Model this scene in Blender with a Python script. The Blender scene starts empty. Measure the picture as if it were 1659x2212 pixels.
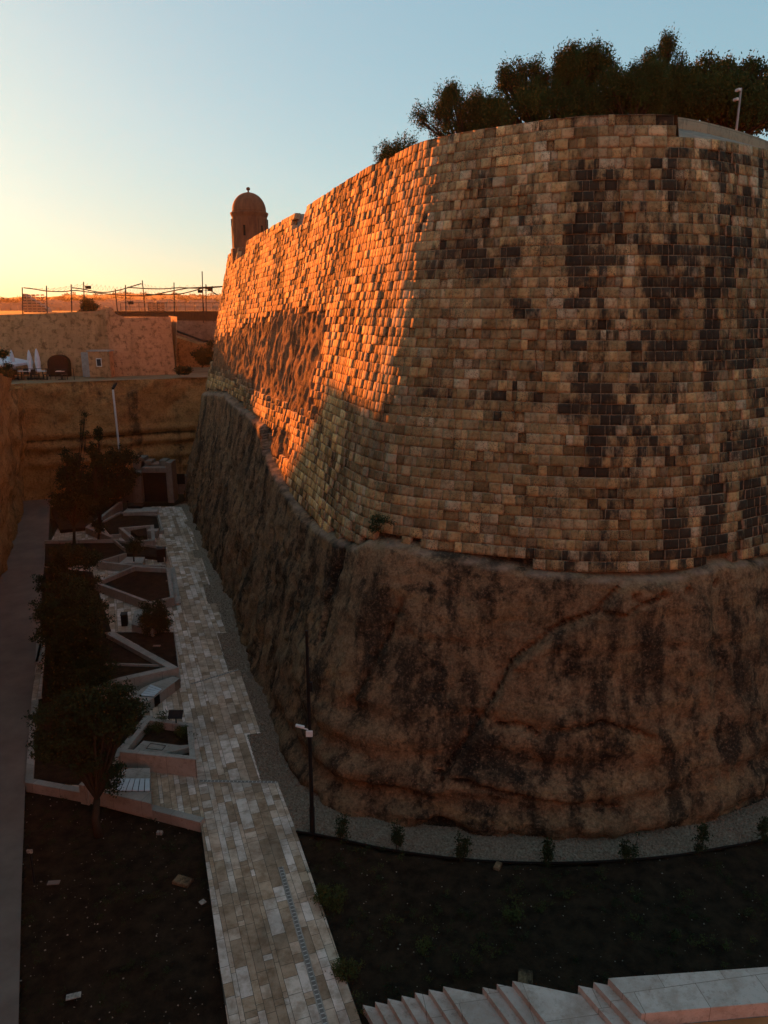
import bpy, bmesh, math, random
import numpy as np
from mathutils import Vector
from mathutils.geometry import tessellate_polygon

HAZE = 0.0001
# ------------------------------------------------------------------ camera, sky, sun, exposure
SC = bpy.context.scene
CH, PITCH, FL = 16.0, math.radians(15.23), 1620.0
cam = bpy.data.cameras.new('camera'); camo = bpy.data.objects.new('camera', cam); SC.collection.objects.link(camo)
camo.location = (0, 0, CH); camo.rotation_euler = (math.pi/2 - PITCH, 0, 0)
cam.sensor_fit = 'VERTICAL'; cam.sensor_height = 24.0; cam.lens = 24.0*FL/2212; cam.clip_end = 12000
SC.camera = camo
SUN_AZ, SUN_EL = math.radians(37.5), math.radians(9.4)      # azimuth to the left of +Y
w = bpy.data.worlds.new('World'); SC.world = w; w.use_nodes = True
nt = w.node_tree; bg = nt.nodes['Background']
sky = nt.nodes.new('ShaderNodeTexSky'); sky.sky_type = 'NISHITA'; sky.sun_disc = False
sky.sun_elevation = SUN_EL; sky.sun_rotation = -SUN_AZ; sky.air_density = 1.0; sky.dust_density = 0.7; sky.ozone_density = 1.5
gm_ = nt.nodes.new('ShaderNodeGamma'); gm_.inputs[1].default_value = 0.30       # evens out the sun's glare over the sky
tint = nt.nodes.new('ShaderNodeMix'); tint.data_type = 'RGBA'; tint.blend_type = 'MULTIPLY'; tint.inputs[0].default_value = 1.0; tint.inputs[7].default_value = (.885, .985, 1.00, 1)
nt.links.new(sky.outputs[0], gm_.inputs[0]); nt.links.new(gm_.outputs[0], tint.inputs[6]); hs = nt.nodes.new('ShaderNodeHueSaturation'); hs.inputs[1].default_value = 1.7; nt.links.new(tint.outputs[2], hs.inputs[4]); nt.links.new(hs.outputs[0], bg.inputs[0]); bg.inputs[1].default_value = 0.105
sl = bpy.data.lights.new('sun', 'SUN'); so = bpy.data.objects.new('sun', sl); SC.collection.objects.link(so)
sl.energy = 5.0; sl.angle = math.radians(0.6); sl.color = (1.0, 0.245, 0.03)
sd = Vector((-math.sin(SUN_AZ)*math.cos(SUN_EL), math.cos(SUN_AZ)*math.cos(SUN_EL), math.sin(SUN_EL)))
so.rotation_euler = (-sd).to_track_quat('-Z', 'Y').to_euler()
SC.view_settings.view_transform = 'Standard'; SC.view_settings.look = 'None'
SC.view_settings.exposure = 2.0; SC.view_settings.gamma = 1.0

# ------------------------------------------------------------------ helpers
rnd = random.Random(7); rng = np.random.default_rng(7)
COL = SC.collection
cp, sp = math.cos(PITCH), math.sin(PITCH)
def ray(u, v):
    a, b = (u-829.5)/FL, -(v-1106)/FL
    return Vector((a, cp + b*sp, -sp + b*cp))
def G(u, v, z=0.0):                       # survey: where the line of sight (u, v) meets height z
    d = ray(u, v); k = (z-CH)/d.z
    return Vector((d.x*k, d.y*k, z))
def Yd(u, v, y):                          # survey: the point on the line of sight at distance y
    d = ray(u, v); k = y/d.y
    return Vector((d.x*k, y, CH+d.z*k))
def proj(x, y, z):
    dz = z-CH; dep = y*cp - dz*sp; up = y*sp + dz*cp
    return 829.5 + FL*x/dep, 1106 - FL*up/dep
def link(o, parent=None):
    COL.objects.link(o)
    if parent is not None: o.parent = parent
    return o
def tag(o, label=None, cat=None, group=None, kind=None):
    if label: o['label'] = label
    if cat: o['category'] = cat
    if group: o['group'] = group
    if kind: o['kind'] = kind
    return o
def thing(name, label, cat, loc=(0, 0, 0), group=None, rz=0):
    o = bpy.data.objects.new(name, None); o.location = loc; o.rotation_euler = (0, 0, rz); o.empty_display_size = .2
    link(o); return tag(o, label, cat, group)
def mesh(name, V, F, m, parent=None, smooth=False, col=None, uv=None):
    me = bpy.data.meshes.new(name)
    V = np.asarray(V, dtype=np.float32).reshape(-1, 3)
    if isinstance(F, np.ndarray):
        nf, k = F.shape
        me.vertices.add(len(V)); me.vertices.foreach_set('co', V.ravel())
        me.loops.add(nf*k); me.loops.foreach_set('vertex_index', F.astype(np.int32).ravel())
        me.polygons.add(nf); me.polygons.foreach_set('loop_start', np.arange(0, nf*k, k, dtype=np.int32))
        me.polygons.foreach_set('loop_total', np.full(nf, k, dtype=np.int32))
        me.update(calc_edges=True)
    else:
        me.from_pydata([tuple(map(float, v)) for v in V], [], F)
    if col is not None:
        a = me.color_attributes.new('col', 'FLOAT_COLOR', 'POINT')
        c = np.ones((len(V), 4), dtype=np.float32); c[:, :col.shape[1]] = col; a.data.foreach_set('color', c.ravel())
    if uv is not None:
        l = me.uv_layers.new(name='uv'); vi = np.zeros(len(me.loops), dtype=np.int32); me.loops.foreach_get('vertex_index', vi)
        l.data.foreach_set('uv', np.asarray(uv, dtype=np.float32)[vi].ravel())
    if smooth: me.polygons.foreach_set('use_smooth', np.ones(len(me.polygons), dtype=bool))
    me.materials.append(m); me.update(); me.validate()
    o = bpy.data.objects.new(name, me)
    return link(o, parent)
class MB:                                  # mesh builder
    def __init__(s): s.V = []; s.F = []
    def add(s, V, F):
        b = len(s.V); s.V += [tuple(v) for v in V]; s.F += [tuple(i+b for i in f) for f in F]
    def box(s, c, d, rz=0.0, bev=0.0):
        hx, hy, hz = d[0]/2, d[1]/2, d[2]/2; cs, sn = math.cos(rz), math.sin(rz)
        b = min(bev, hx*.4, hy*.4, hz*.4)
        V = []; F = []
        if b <= 0:
            for z in (-hz, hz):
                for x, y in ((-hx, -hy), (hx, -hy), (hx, hy), (-hx, hy)): V.append((x, y, z))
            F = [(3, 2, 1, 0), (4, 5, 6, 7), (0, 1, 5, 4), (1, 2, 6, 5), (2, 3, 7, 6), (3, 0, 4, 7)]
        else:
            for z, i in ((-hz, 1), (-hz+b, 0), (hz-b, 0), (hz, 1)):
                for x, y in ((-hx, -hy), (hx, -hy), (hx, hy), (-hx, hy)):
                    V.append((x-math.copysign(b, x)*i, y-math.copysign(b, y)*i, z))
            F = [(3, 2, 1, 0), (12, 13, 14, 15)]
            for r in range(3):
                for k in range(4): F.append((r*4+k, r*4+(k+1) % 4, r*4+4+(k+1) % 4, r*4+4+k))
        s.add([(c[0]+x*cs-y*sn, c[1]+x*sn+y*cs, c[2]+z) for x, y, z in V], F)
    def prism(s, pts, z0, z1):             # pts plan polygon (x,y) ; z1 may be a list
        n = len(pts); zt = z1 if isinstance(z1, (list, tuple)) else [z1]*n
        A = sum(pts[i][0]*pts[(i+1) % n][1]-pts[(i+1) % n][0]*pts[i][1] for i in range(n))
        idx = list(range(n)) if A > 0 else list(range(n))[::-1]
        P = [pts[i] for i in idx]; Z = [zt[i] for i in idx]
        V = [(p[0], p[1], z0) for p in P]+[(p[0], p[1], z) for p, z in zip(P, Z)]
        F = [(k, (k+1) % n, n+(k+1) % n, n+k) for k in range(n)]
        tr = tessellate_polygon([[Vector((p[0], p[1], 0)) for p in P]])
        for t in tr:
            a, b, c = t
            cr = (P[b][0]-P[a][0])*(P[c][1]-P[a][1])-(P[b][1]-P[a][1])*(P[c][0]-P[a][0])
            if cr < 0: t = (a, c, b)
            F.append(tuple(n+i for i in t)); F.append(tuple(t[::-1]))
        s.add(V, F)
    def tube(s, pts, rs, n=8, caps=True):
        pts = [Vector(p) for p in pts]
        if not isinstance(rs, (list, tuple)): rs = [rs]*len(pts)
        V = []; F = []
        for i, p in enumerate(pts):
            t = (pts[min(i+1, len(pts)-1)]-pts[max(i-1, 0)]).normalized()
            a = t.cross(Vector((0, 0, 1))) if abs(t.z) < .95 else t.cross(Vector((1, 0, 0)))
            a.normalize(); b = t.cross(a)
            for k in range(n):
                q = 2*math.pi*k/n; V.append(p+(a*math.cos(q)+b*math.sin(q))*rs[i])
        for i in range(len(pts)-1):
            for k in range(n): F.append((i*n+k, i*n+(k+1) % n, (i+1)*n+(k+1) % n, (i+1)*n+k))
        if caps: F.append(tuple(range(n))[::-1]); F.append(tuple((len(pts)-1)*n+k for k in range(n)))
        s.add(V, F)
    def lathe(s, c, prof, n=24):
        V = []; F = []
        for r, z in prof:
            for k in range(n):
                q = 2*math.pi*k/n; V.append((c[0]+r*math.cos(q), c[1]+r*math.sin(q), c[2]+z))
        for i in range(len(prof)-1):
            for k in range(n): F.append((i*n+k, i*n+(k+1) % n, (i+1)*n+(k+1) % n, (i+1)*n+k))
        F.append(tuple(range(n))[::-1]); F.append(tuple((len(prof)-1)*n+k for k in range(n)))
        s.add(V, F)
    def build(s, name, m, parent=None, smooth=False):
        pl = Vector((0, 0, 0)); a = parent
        while a is not None: pl = pl+a.location; a = a.parent
        if pl.length > 0: s.V = [(x-pl.x, y-pl.y, z-pl.z) for x, y, z in s.V]
        me = bpy.data.meshes.new(name); me.from_pydata(s.V, [], s.F); me.materials.append(m)
        if smooth:
            for p in me.polygons: p.use_smooth = True
        me.update(); o = bpy.data.objects.new(name, me); return link(o, parent)

def _h(ix, iy, iz, seed):
    n = (ix.astype(np.int64)*374761393 + iy.astype(np.int64)*668265263 + iz.astype(np.int64)*2147483647 + seed*974711) & 0xffffffff
    n = ((n ^ (n >> 13))*1274126177) & 0xffffffff
    n = ((n ^ (n >> 16))*2246822519) & 0xffffffff
    return ((n ^ (n >> 15)) & 0xffff)/65535.0
def vn(x, y, z=0.0, seed=0):
    x, y, z = np.broadcast_arrays(np.asarray(x, float), np.asarray(y, float), np.asarray(z, float))
    ix, iy, iz = np.floor(x), np.floor(y), np.floor(z); fx, fy, fz = x-ix, y-iy, z-iz
    fx, fy, fz = [f*f*(3-2*f) for f in (fx, fy, fz)]
    r = 0
    for a in (0, 1):
        for b in (0, 1):
            for c in (0, 1):
                r = r + _h(ix+a, iy+b, iz+c, seed)*(fx if a else 1-fx)*(fy if b else 1-fy)*(fz if c else 1-fz)
    return r*2-1
def fbm(x, y, z=0.0, o=4, seed=0):
    r = 0; a = .5
    for i in range(o):
        r = r+a*vn(np.asarray(x)*2**i, np.asarray(y)*2**i, np.asarray(z)*2**i, seed+i*17); a *= .5
    return r
def inpoly(u, v, poly):
    u = np.asarray(u, float); v = np.asarray(v, float); c = np.zeros(u.shape, bool); n = len(poly)
    for i in range(n):
        x1, y1 = poly[i]; x2, y2 = poly[(i+1) % n]
        if y1 == y2: continue
        c ^= ((y1 > v) != (y2 > v)) & (u < (x2-x1)*(v-y1)/(y2-y1)+x1)
    return c

# ------------------------------------------------------------------ materials
class NT:
    def __init__(s, name):
        s.m = bpy.data.materials.new(name); s.m.use_nodes = True; s.t = s.m.node_tree
        s.b = s.t.nodes['Principled BSDF']; s.b.inputs['Specular IOR Level'].default_value = .06
        s.tc = s.t.nodes.new('ShaderNodeTexCoord')
    def n(s, kind, **k):
        x = s.t.nodes.new(kind)
        for a, b in k.items(): setattr(x, a, b)
        return x
    def l(s, a, b): s.t.links.new(a, b)
    def noise(s, scale, detail=5, rough=.6, stretch=(1, 1, 1), loc=(0, 0, 0), dist=0.0, src=None):
        mp = s.n('ShaderNodeMapping'); mp.inputs['Scale'].default_value = stretch; mp.inputs['Location'].default_value = loc
        s.l(src or s.tc.outputs['Object'], mp.inputs[0])
        x = s.n('ShaderNodeTexNoise'); x.inputs['Scale'].default_value = scale; x.inputs['Detail'].default_value = detail
        x.inputs['Roughness'].default_value = rough; x.inputs['Distortion'].default_value = dist
        s.l(mp.outputs[0], x.inputs['Vector']); return x.outputs[0]
    def ramp(s, src, a, b, lo=0.0, hi=1.0):
        x = s.n('ShaderNodeMapRange'); x.inputs[1].default_value = a; x.inputs[2].default_value = b
        x.inputs[3].default_value = lo; x.inputs[4].default_value = hi; s.l(src, x.inputs[0]); return x.outputs[0]
    def mix(s, f, a, b, mode='MIX'):
        x = s.n('ShaderNodeMix', data_type='RGBA', blend_type=mode)
        if isinstance(f, (int, float)): x.inputs[0].default_value = f
        else: s.l(f, x.inputs[0])
        for i, c in ((6, a), (7, b)):
            if isinstance(c, (tuple, list)): x.inputs[i].default_value = (*c, 1)
            else: s.l(c, x.inputs[i])
        return x.outputs[2]
    def math(s, op, a, b=None):
        x = s.n('ShaderNodeMath', operation=op)
        for i, c in ((0, a), (1, b)):
            if c is None: continue
            if isinstance(c, (int, float)): x.inputs[i].default_value = c
            else: s.l(c, x.inputs[i])
        return x.outputs[0]
    def bump(s, h, strength=.5, dist=.05, prev=None):
        x = s.n('ShaderNodeBump'); x.inputs['Strength'].default_value = strength; x.inputs['Distance'].default_value = dist
        s.l(h, x.inputs['Height'])
        if prev is not None: s.l(prev, x.inputs['Normal'])
        return x.outputs[0]
    def fin(s, c, rough=.85, nrm=None):
        if isinstance(c, (tuple, list)): s.b.inputs['Base Color'].default_value = (*c, 1)
        else: s.l(c, s.b.inputs['Base Color'])
        s.b.inputs['Roughness'].default_value = rough
        if nrm is not None: s.l(nrm, s.b.inputs['Normal'])
        return s.m
def simple(name, c1, c2=None, scale=3, rough=.8, bump=.3, bdist=.02, stretch=(1, 1, 1), metal=0, contrast=(.35, .65)):
    k = NT(name); c2 = c2 or tuple(x*.7 for x in c1)
    a = k.noise(scale, 6, .65, stretch); c = k.mix(k.ramp(a, *contrast), c1, c2)
    k.b.inputs['Metallic'].default_value = metal
    return k.fin(c, rough, k.bump(k.noise(scale*6, 4, .6, stretch), bump, bdist) if bump else None)

def m_blocks():
    k = NT('ashlar_blocks'); at = k.n('ShaderNodeAttribute', attribute_name='col')
    sep = k.n('ShaderNodeSeparateXYZ'); uvn = k.n('ShaderNodeUVMap', uv_map='uv'); k.l(uvn.outputs[0], sep.inputs[0])
    U, V = sep.outputs[0], sep.outputs[1]
    eu = k.math('MINIMUM', U, k.math('SUBTRACT', 1.0, U)); ev = k.math('MINIMUM', V, k.math('SUBTRACT', 1.0, V))
    wob = k.ramp(k.noise(14, 3), .3, .7, -.02, .02)
    e = k.math('ADD', k.math('MINIMUM', k.math('MULTIPLY', eu, 1.25), ev), wob)
    big = k.noise(1.1, 5, .6); fine = k.noise(9, 6, .7); pit = k.noise(22, 4, .7)
    # the stain amount sits in the attribute's alpha: soot that has crept over whole blocks, with ragged inner edges
    st = k.math('ADD', at.outputs['Alpha'], k.ramp(k.noise(6.0, 6, .72, (1, 1, .30)), .3, .7, -.36, .36))
    st = k.math('ADD', st, k.ramp(k.noise(.55, 4, .6, (1, 1, .5), (3, 3, 3)), .35, .65, -.16, .16))
    stf = k.ramp(st, .36, .84)
    c = k.mix(k.ramp(big, .35, .65, 0, .8), at.outputs['Color'], k.mix(1.0, at.outputs['Color'], (.60, .50, .42), 'MULTIPLY'))
    c = k.mix(k.ramp(fine, .48, .66, 0, .8), c, k.mix(1.0, c, (.42, .38, .34), 'MULTIPLY'))
    c = k.mix(k.math('MULTIPLY', stf, .93), c, (.020, .017, .014))
    mort = k.ramp(e, .02, .05, 1, 0)
    mcol = k.mix(k.ramp(big, .3, .7), (.40, .265, .165), (.22, .15, .095))
    c = k.mix(k.math('MULTIPLY', mort, .75), c, mcol)
    spots = k.ramp(k.noise(3.2, 7, .75), .60, .68)
    c = k.mix(k.math('MULTIPLY', spots, .85), c, (.04, .034, .027))
    hc = k.math('MULTIPLY', k.ramp(k.noise(26, 3, .6), .53, .60), k.ramp(k.noise(.9, 5, .7, (1, 1, 1), (9, 2, 5)), .47, .56)); c = k.mix(k.math('MULTIPLY', hc, .8), c, (.035, .03, .024))
    c = k.mix(k.ramp(k.noise(1.7, 8, .8, (1, 1, .8), (4, 4, 4)), .52, .66, 0, .7), c, k.mix(1.0, c, (.38, .34, .30), 'MULTIPLY'))
    h = k.math('ADD', k.math('MULTIPLY', k.ramp(e, .01, .05), .03), k.math('ADD', k.math('MULTIPLY', pit, .5), k.math('MULTIPLY', fine, .7)))
    return k.fin(c, .9, k.bump(h, .6, .03))
def m_rock(name, c1, c2, dark, ochre, zs=1.0, sc=1.0, dk=(.50, .66), bd=.12):
    k = NT(name)
    a = k.noise(.55*sc, 7, .68, dist=.4); b = k.noise(3.0*sc, 7, .72)
    streak = k.noise(.9*sc, 6, .66, (1, 1, .16), (7, 3, 1)); strata = k.noise(.9*sc, 6, .65, (.22, .22, 2.2), (1, 9, 4), .5)
    c = k.mix(k.ramp(a, .35, .65), c1, c2)
    c = k.mix(k.ramp(strata, .52, .70, 0, .6), c, ochre)
    c = k.mix(k.ramp(b, .48, .72, 0, .75), c, tuple(x*.38 for x in c2))
    c = k.mix(k.ramp(k.math('ADD', streak, k.math('MULTIPLY', k.ramp(b, .3, .7, -.5, .5), .12)), dk[0], dk[1], 0, .85), c, dark)
    at = k.n('ShaderNodeAttribute', attribute_name='col')
    c = k.mix(k.math('MULTIPLY', k.ramp(k.math('ADD', at.outputs['Fac'], k.ramp(b, .3, .7, -.35, .35)), .3, .8), .85), c, dark)
    fn = k.noise(11*sc, 7, .78); c = k.mix(k.ramp(fn, .48, .62, 0, .6), c, k.mix(1.0, c, (.35, .31, .28), 'MULTIPLY')); c = k.mix(k.ramp(fn, .46, .36, 0, .35), c, (.42, .25, .15))
    c = k.mix(k.math('SUBTRACT', 1.0, at.outputs['Alpha']), c, (.40, .26, .19))
    h = k.math('ADD', k.math('MULTIPLY', a, .6), k.math('ADD', k.math('MULTIPLY', b, .6), k.math('MULTIPLY', fn, .45)))
    return k.fin(c, .95, k.bump(h, .9, bd))
M = {}
M['block'] = m_blocks()
M['rock'] = m_rock('cliff_rock', (.27, .168, .09), (.135, .083, .046), (.016, .014, .011), (.27, .145, .055), dk=(.46, .60), bd=.12)
M['rock_patch'] = m_rock('eroded_rock', (.27, .145, .075), (.16, .09, .048), (.05, .03, .02), (.28, .15, .07), 1, 1.6)
M['rock_back'] = m_rock('counterscarp_rock', (.48, .25, .09), (.32, .16, .06), (.05, .03, .016), (.50, .25, .08), 1, .7, (.54, .70), .2)  # orange deepened so the rock colour carries the hazy evening glow
def m_backblocks(name, c1, c2, c3):
    k = NT(name); uvn = k.n('ShaderNodeUVMap', uv_map='uv')
    br = k.n('ShaderNodeTexBrick'); wv = k.n('ShaderNodeVectorMath', operation='ADD'); k.l(uvn.outputs[0], wv.inputs[0]); nn = k.n('ShaderNodeTexNoise'); nn.inputs['Scale'].default_value = 1.3; k.l(k.tc.outputs['Object'], nn.inputs[0]); vs_ = k.n('ShaderNodeVectorMath', operation='SCALE'); vs_.inputs['Scale'].default_value = .4; k.l(nn.outputs['Color'], vs_.inputs[0]); k.l(vs_.outputs[0], wv.inputs[1]); k.l(wv.outputs[0], br.inputs[0]); br.inputs['Scale'].default_value = 1.0
    br.inputs['Brick Width'].default_value = .75; br.inputs['Row Height'].default_value = .42; br.inputs['Mortar Size'].default_value = .02
    br.inputs['Color1'].default_value = (*c1, 1); br.inputs['Color2'].default_value = (*c2, 1); br.inputs['Mortar'].default_value = (*[x*.9 for x in c2], 1)
    a = k.noise(.35, 7, .65); b = k.noise(2.2, 7, .72); s = k.noise(.8, 5, .6, (1, 1, .2))
    c = k.mix(k.ramp(a, .4, .66, 0, .5), br.outputs[0], c3)
    c = k.mix(k.ramp(b, .5, .64, 0, .8), c, tuple(x*.28 for x in c2)); c = k.mix(k.ramp(s, .54, .75, 0, .6), c, tuple(x*.25 for x in c2))
    h = k.math('ADD', k.math('MULTIPLY', br.outputs['Fac'], -.15), k.math('ADD', b, k.noise(8, 5, .7)))
    return k.fin(c, .93, k.bump(h, .9, .1))
M['wall_back'] = m_backblocks('curtain_masonry', (.52, .26, .12), (.45, .225, .105), (.28, .145, .075))  # orange raised to put the evening glow into the curtain wall's colour
M['wall_salient'] = m_backblocks('salient_masonry', (.54, .29, .15), (.49, .26, .13), (.40, .215, .10))
M['wall_pale'] = m_backblocks('pale_masonry', (.30, .20, .13), (.25, .165, .105), (.13, .09, .06))
M['dome'] = simple('turret_plaster', (.20, .085, .045), (.12, .05, .03), 2.2, .85, .4, .03, (1, 1, .35))
def m_jointed(name, c1, c2, bw, rh, rot=.35):
    k = NT(name); mp = k.n('ShaderNodeMapping'); mp.inputs['Rotation'].default_value = (0, 0, rot); k.l(k.tc.outputs['Object'], mp.inputs[0])
    br = k.n('ShaderNodeTexBrick'); k.l(mp.outputs[0], br.inputs[0]); br.inputs['Scale'].default_value = 1; br.inputs['Brick Width'].default_value = bw; br.inputs['Row Height'].default_value = rh
    br.inputs['Mortar Size'].default_value = .007; br.inputs['Color1'].default_value = (*c1, 1); br.inputs['Color2'].default_value = (*[x*.82 for x in c1], 1); br.inputs['Mortar'].default_value = (*[x*.5 for x in c2], 1)
    a = k.noise(1.7, 8, .75); b = k.noise(7, 6, .75); g = k.noise(.5, 5, .6)
    c = k.mix(k.ramp(a, .42, .64, 0, .85), br.outputs[0], c2); c = k.mix(k.ramp(b, .55, .72, 0, .7), c, tuple(x*.5 for x in c2)); c = k.mix(k.ramp(g, .5, .68, 0, .5), c, tuple(x*.65 for x in c2))
    return k.fin(c, .75, k.bump(b, .4, .015))
M['plain_stone'] = m_jointed('border_limestone', (.37, .31, .255), (.25, .20, .155), 1.1, .9)
M['stair'] = m_jointed('stair_limestone', (.52, .44, .37), (.32, .245, .185), 1.4, 1.1, -.15)
M['stair_face'] = simple('orange_limestone', (.40, .185, .075), (.32, .14, .055), 1.5, .85, .3, .02)
M['soil'] = simple('dark_soil', (.012, .008, .005), (.034, .021, .012), 2.5, .95, .9, .06)
M['gravel'] = simple('gravel_stones', (.33, .235, .165), (.13, .09, .06), 14, .9, .5, .02)
M['road'] = simple('worn_road', (.22, .155, .12), (.16, .11, .085), .7, .8, .35, .01)
M['wood'] = simple('bark', (.05, .033, .022), (.028, .019, .013), 6, .95, .6, .02, (1, 1, .3))
M['leaf'] = simple('dark_leaves', (.030, .038, .014), (.016, .022, .009), 1.2, .75, 0)
M['leaf_pine'] = simple('pine_needles', (.040, .056, .013), (.022, .032, .009), .9, .75, 0)
M['leaf_grass'] = simple('grass_blades', (.06, .07, .02), (.035, .04, .012), 1.5, .8, 0)
M['metal'] = simple('dark_metal', (.022, .019, .018), (.014, .012, .012), 3, .5, 0, metal=.3)
M['steel'] = simple('galvanised_steel', (.30, .29, .28), (.22, .21, .20), 4, .45, 0, metal=.4)
M['white'] = simple('white_paint', (.62, .60, .57), (.5, .48, .45), 4, .6, 0)
M['canvas'] = simple('parasol_canvas', (.62, .60, .62), (.48, .46, .48), 2, .9, 0)
M['slat'] = simple('pale_slats', (.50, .52, .52), (.40, .42, .42), 3, .45, 0)
M['black'] = simple('black_panel', (.010, .008, .007), (.016, .012, .01), 3, .7, 0)
M['hill'] = simple('far_hills', (.075, .055, .03), (.035, .03, .018), .012, 1, 0, contrast=(.4, .6))
M['house'] = simple('far_houses', (.26, .21, .16), (.15, .12, .09), .02, .9, 0)
M['pane'] = simple('dark_windows', (.03, .03, .035), (.05, .05, .055), 1, .3, 0)
M['net'] = simple('net_cord', (.03, .022, .015), (.02, .016, .012), 3, .9, 0)
def m_attr(name, rough=.6):
    k = NT(name); at = k.n('ShaderNodeAttribute', attribute_name='col')
    a = k.noise(2.6, 7, .7, (1, 1, 1)); b = k.noise(30, 4, .6)
    c = k.mix(k.ramp(a, .42, .62, 0, .75), at.outputs['Color'], k.mix(1.0, at.outputs['Color'], (.48, .41, .34), 'MULTIPLY'))
    c = k.mix(k.ramp(k.noise(.5, 5, .6), .5, .7, 0, .45), c, (.12, .09, .065))
    return k.fin(c, rough, k.bump(b, .25, .01))
M['slab'] = m_attr('paving_slabs', .55)

# ------------------------------------------------------------------ the bastion's surface
ST = [((34, 42), (29, 46)), ((24, 30.5), (20.2, 35)), ((18, 24.9), (15.8, 30)), ((12.8, 21.6), (11.9, 26.7)), ((9.9, 20.4), (9.3, 25.4)),
      ((6.8, 19.9), (6.9, 25.3)), ((4.6, 19.9), (5.3, 25.85)), ((2.5, 20.1), (4.05, 26.7)), ((.3, 20.4), (2.9, 27.5)), ((-1.8, 21.2), (1.9, 28.4)),
      ((-3.1, 22.8), (1.2, 29.5)), ((-4.1, 25.2), (.4, 31.4)), ((-5.25, 29), (-.75, 34.3)), ((-7.7, 36.3), (-3.0, 40.1)), ((-11.1, 46), (-6.7, 49.6)),
      ((-14.5, 55.5), (-9.75, 57.5)), ((-17.4, 63.6), (-11.9, 63)), ((-17.9, 66.0), (-12.35, 64.3)), ((-17.2, 68.5), (-12.2, 65.6)),
      ((-14, 72), (-10.5, 67.5)), ((-5, 80), (-3, 74)), ((6, 90), (7, 84))]
def catmull(P, m=24):
    P = np.array(P, float); Q = np.vstack([2*P[0]-P[1], P, 2*P[-1]-P[-2]]); out = []
    for i in range(1, len(Q)-2):
        p0, p1, p2, p3 = Q[i-1:i+3]
        for t in np.linspace(0, 1, m, endpoint=False):
            out.append(.5*((2*p1)+(-p0+p2)*t+(2*p0-5*p1+4*p2-p3)*t*t+(-p0+3*p1-3*p2+p3)*t**3))
    out.append(Q[-2]); return np.array(out)
CB = catmull([s[0] for s in ST]); CT = catmull([s[1] for s in ST])
mid = CB*.4+CT*.6; seg = np.hypot(*np.diff(mid, axis=0).T); AL = np.concatenate([[0], np.cumsum(seg)]); LEN = AL[-1]
def cxy(L, g):
    bx = np.interp(L, AL, CB[:, 0]); by = np.interp(L, AL, CB[:, 1]); tx = np.interp(L, AL, CT[:, 0]); ty = np.interp(L, AL, CT[:, 1])
    return bx+(tx-bx)*g, by+(ty-by)*g
def cn(L):                                 # outward normal in plan
    x0, y0 = cxy(L-.15, .5); x1, y1 = cxy(L+.15, .5); dx, dy = x1-x0, y1-y0; l = np.hypot(dx, dy)+1e-9
    return -dy/l*-1*-1, dx/l
def gm(z): return .43+.57*(z-8.4)/13.3
LtopY = np.array([0, 34, 38, 43, 45, 57, 64, 70]); LtopZ = np.array([21.7, 21.7, 21.5, 21.2, 21.1, 20.65, 20.15, 20.1])
def ztop(L): return np.interp(cxy(L, 1.0)[1]*(np.asarray(L) > 18), LtopY, LtopZ)
def surf(L, z, d=0.0):
    x, y = cxy(L, gm(z)); nx, ny = cn(L); return x+nx*d, y+ny*d
# make sure the normal points out of the bastion
_x, _y = cn(np.array([LEN*.4])); _c = cxy(np.array([LEN*.4]), 0.0); _t = cxy(np.array([LEN*.4]), 1.0)
NS = -1.0 if (_t[0]-_c[0])*_x+(_t[1]-_c[1])*_y > 0 else 1.0
_cn = cn
def cn(L):
    a, b = _cn(L); return a*NS, b*NS
ROCKLINE = [(380, 838), (486, 840), (522, 873), (567, 908), (572, 960), (600, 1020), (632, 1071), (662, 1113), (700, 1140), (735, 1163), (763, 1170),
            (790, 1157), (844, 1160), (942, 1184), (1000, 1191), (1150, 1222), (1340, 1240), (1460, 1232), (1560, 1205), (1659, 1200), (2000, 1200)]
PATCH = [(440, 735), (486, 721), (512, 718), (522, 697), (548, 684), (593, 680), (603, 667), (626, 664), (642, 677), (668, 672), (694, 677), (711, 677),
         (711, 713), (704, 746), (694, 794), (685, 843), (678, 876), (672, 908), (632, 895), (593, 873), (512, 827), (476, 812), (440, 800)]
PATCH2 = [(574, 921), (600, 922), (626, 931), (629, 973), (619, 993), (593, 990), (560, 975)]
def is_rock(L, z, jit=0.0):
    x, y = surf(L, z); u, v = proj(x, y, z); v2 = v+jit; u2 = u+jit
    r = v2 > np.interp(u, *zip(*ROCKLINE)); r |= inpoly(u2, v2, PATCH) | inpoly(u2, v2, PATCH2)
    back = cxy(L, .5)[1] > 66; r = np.where(back & (np.asarray(L) > 20), (z < 11.2) | ((z < 13.5) & (z > 12)), r)
    return r, u, v

bastion = thing('bastion', 'huge rounded limestone bastion of stained ashlar blocks standing on a rock cliff', 'bastion')
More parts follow.
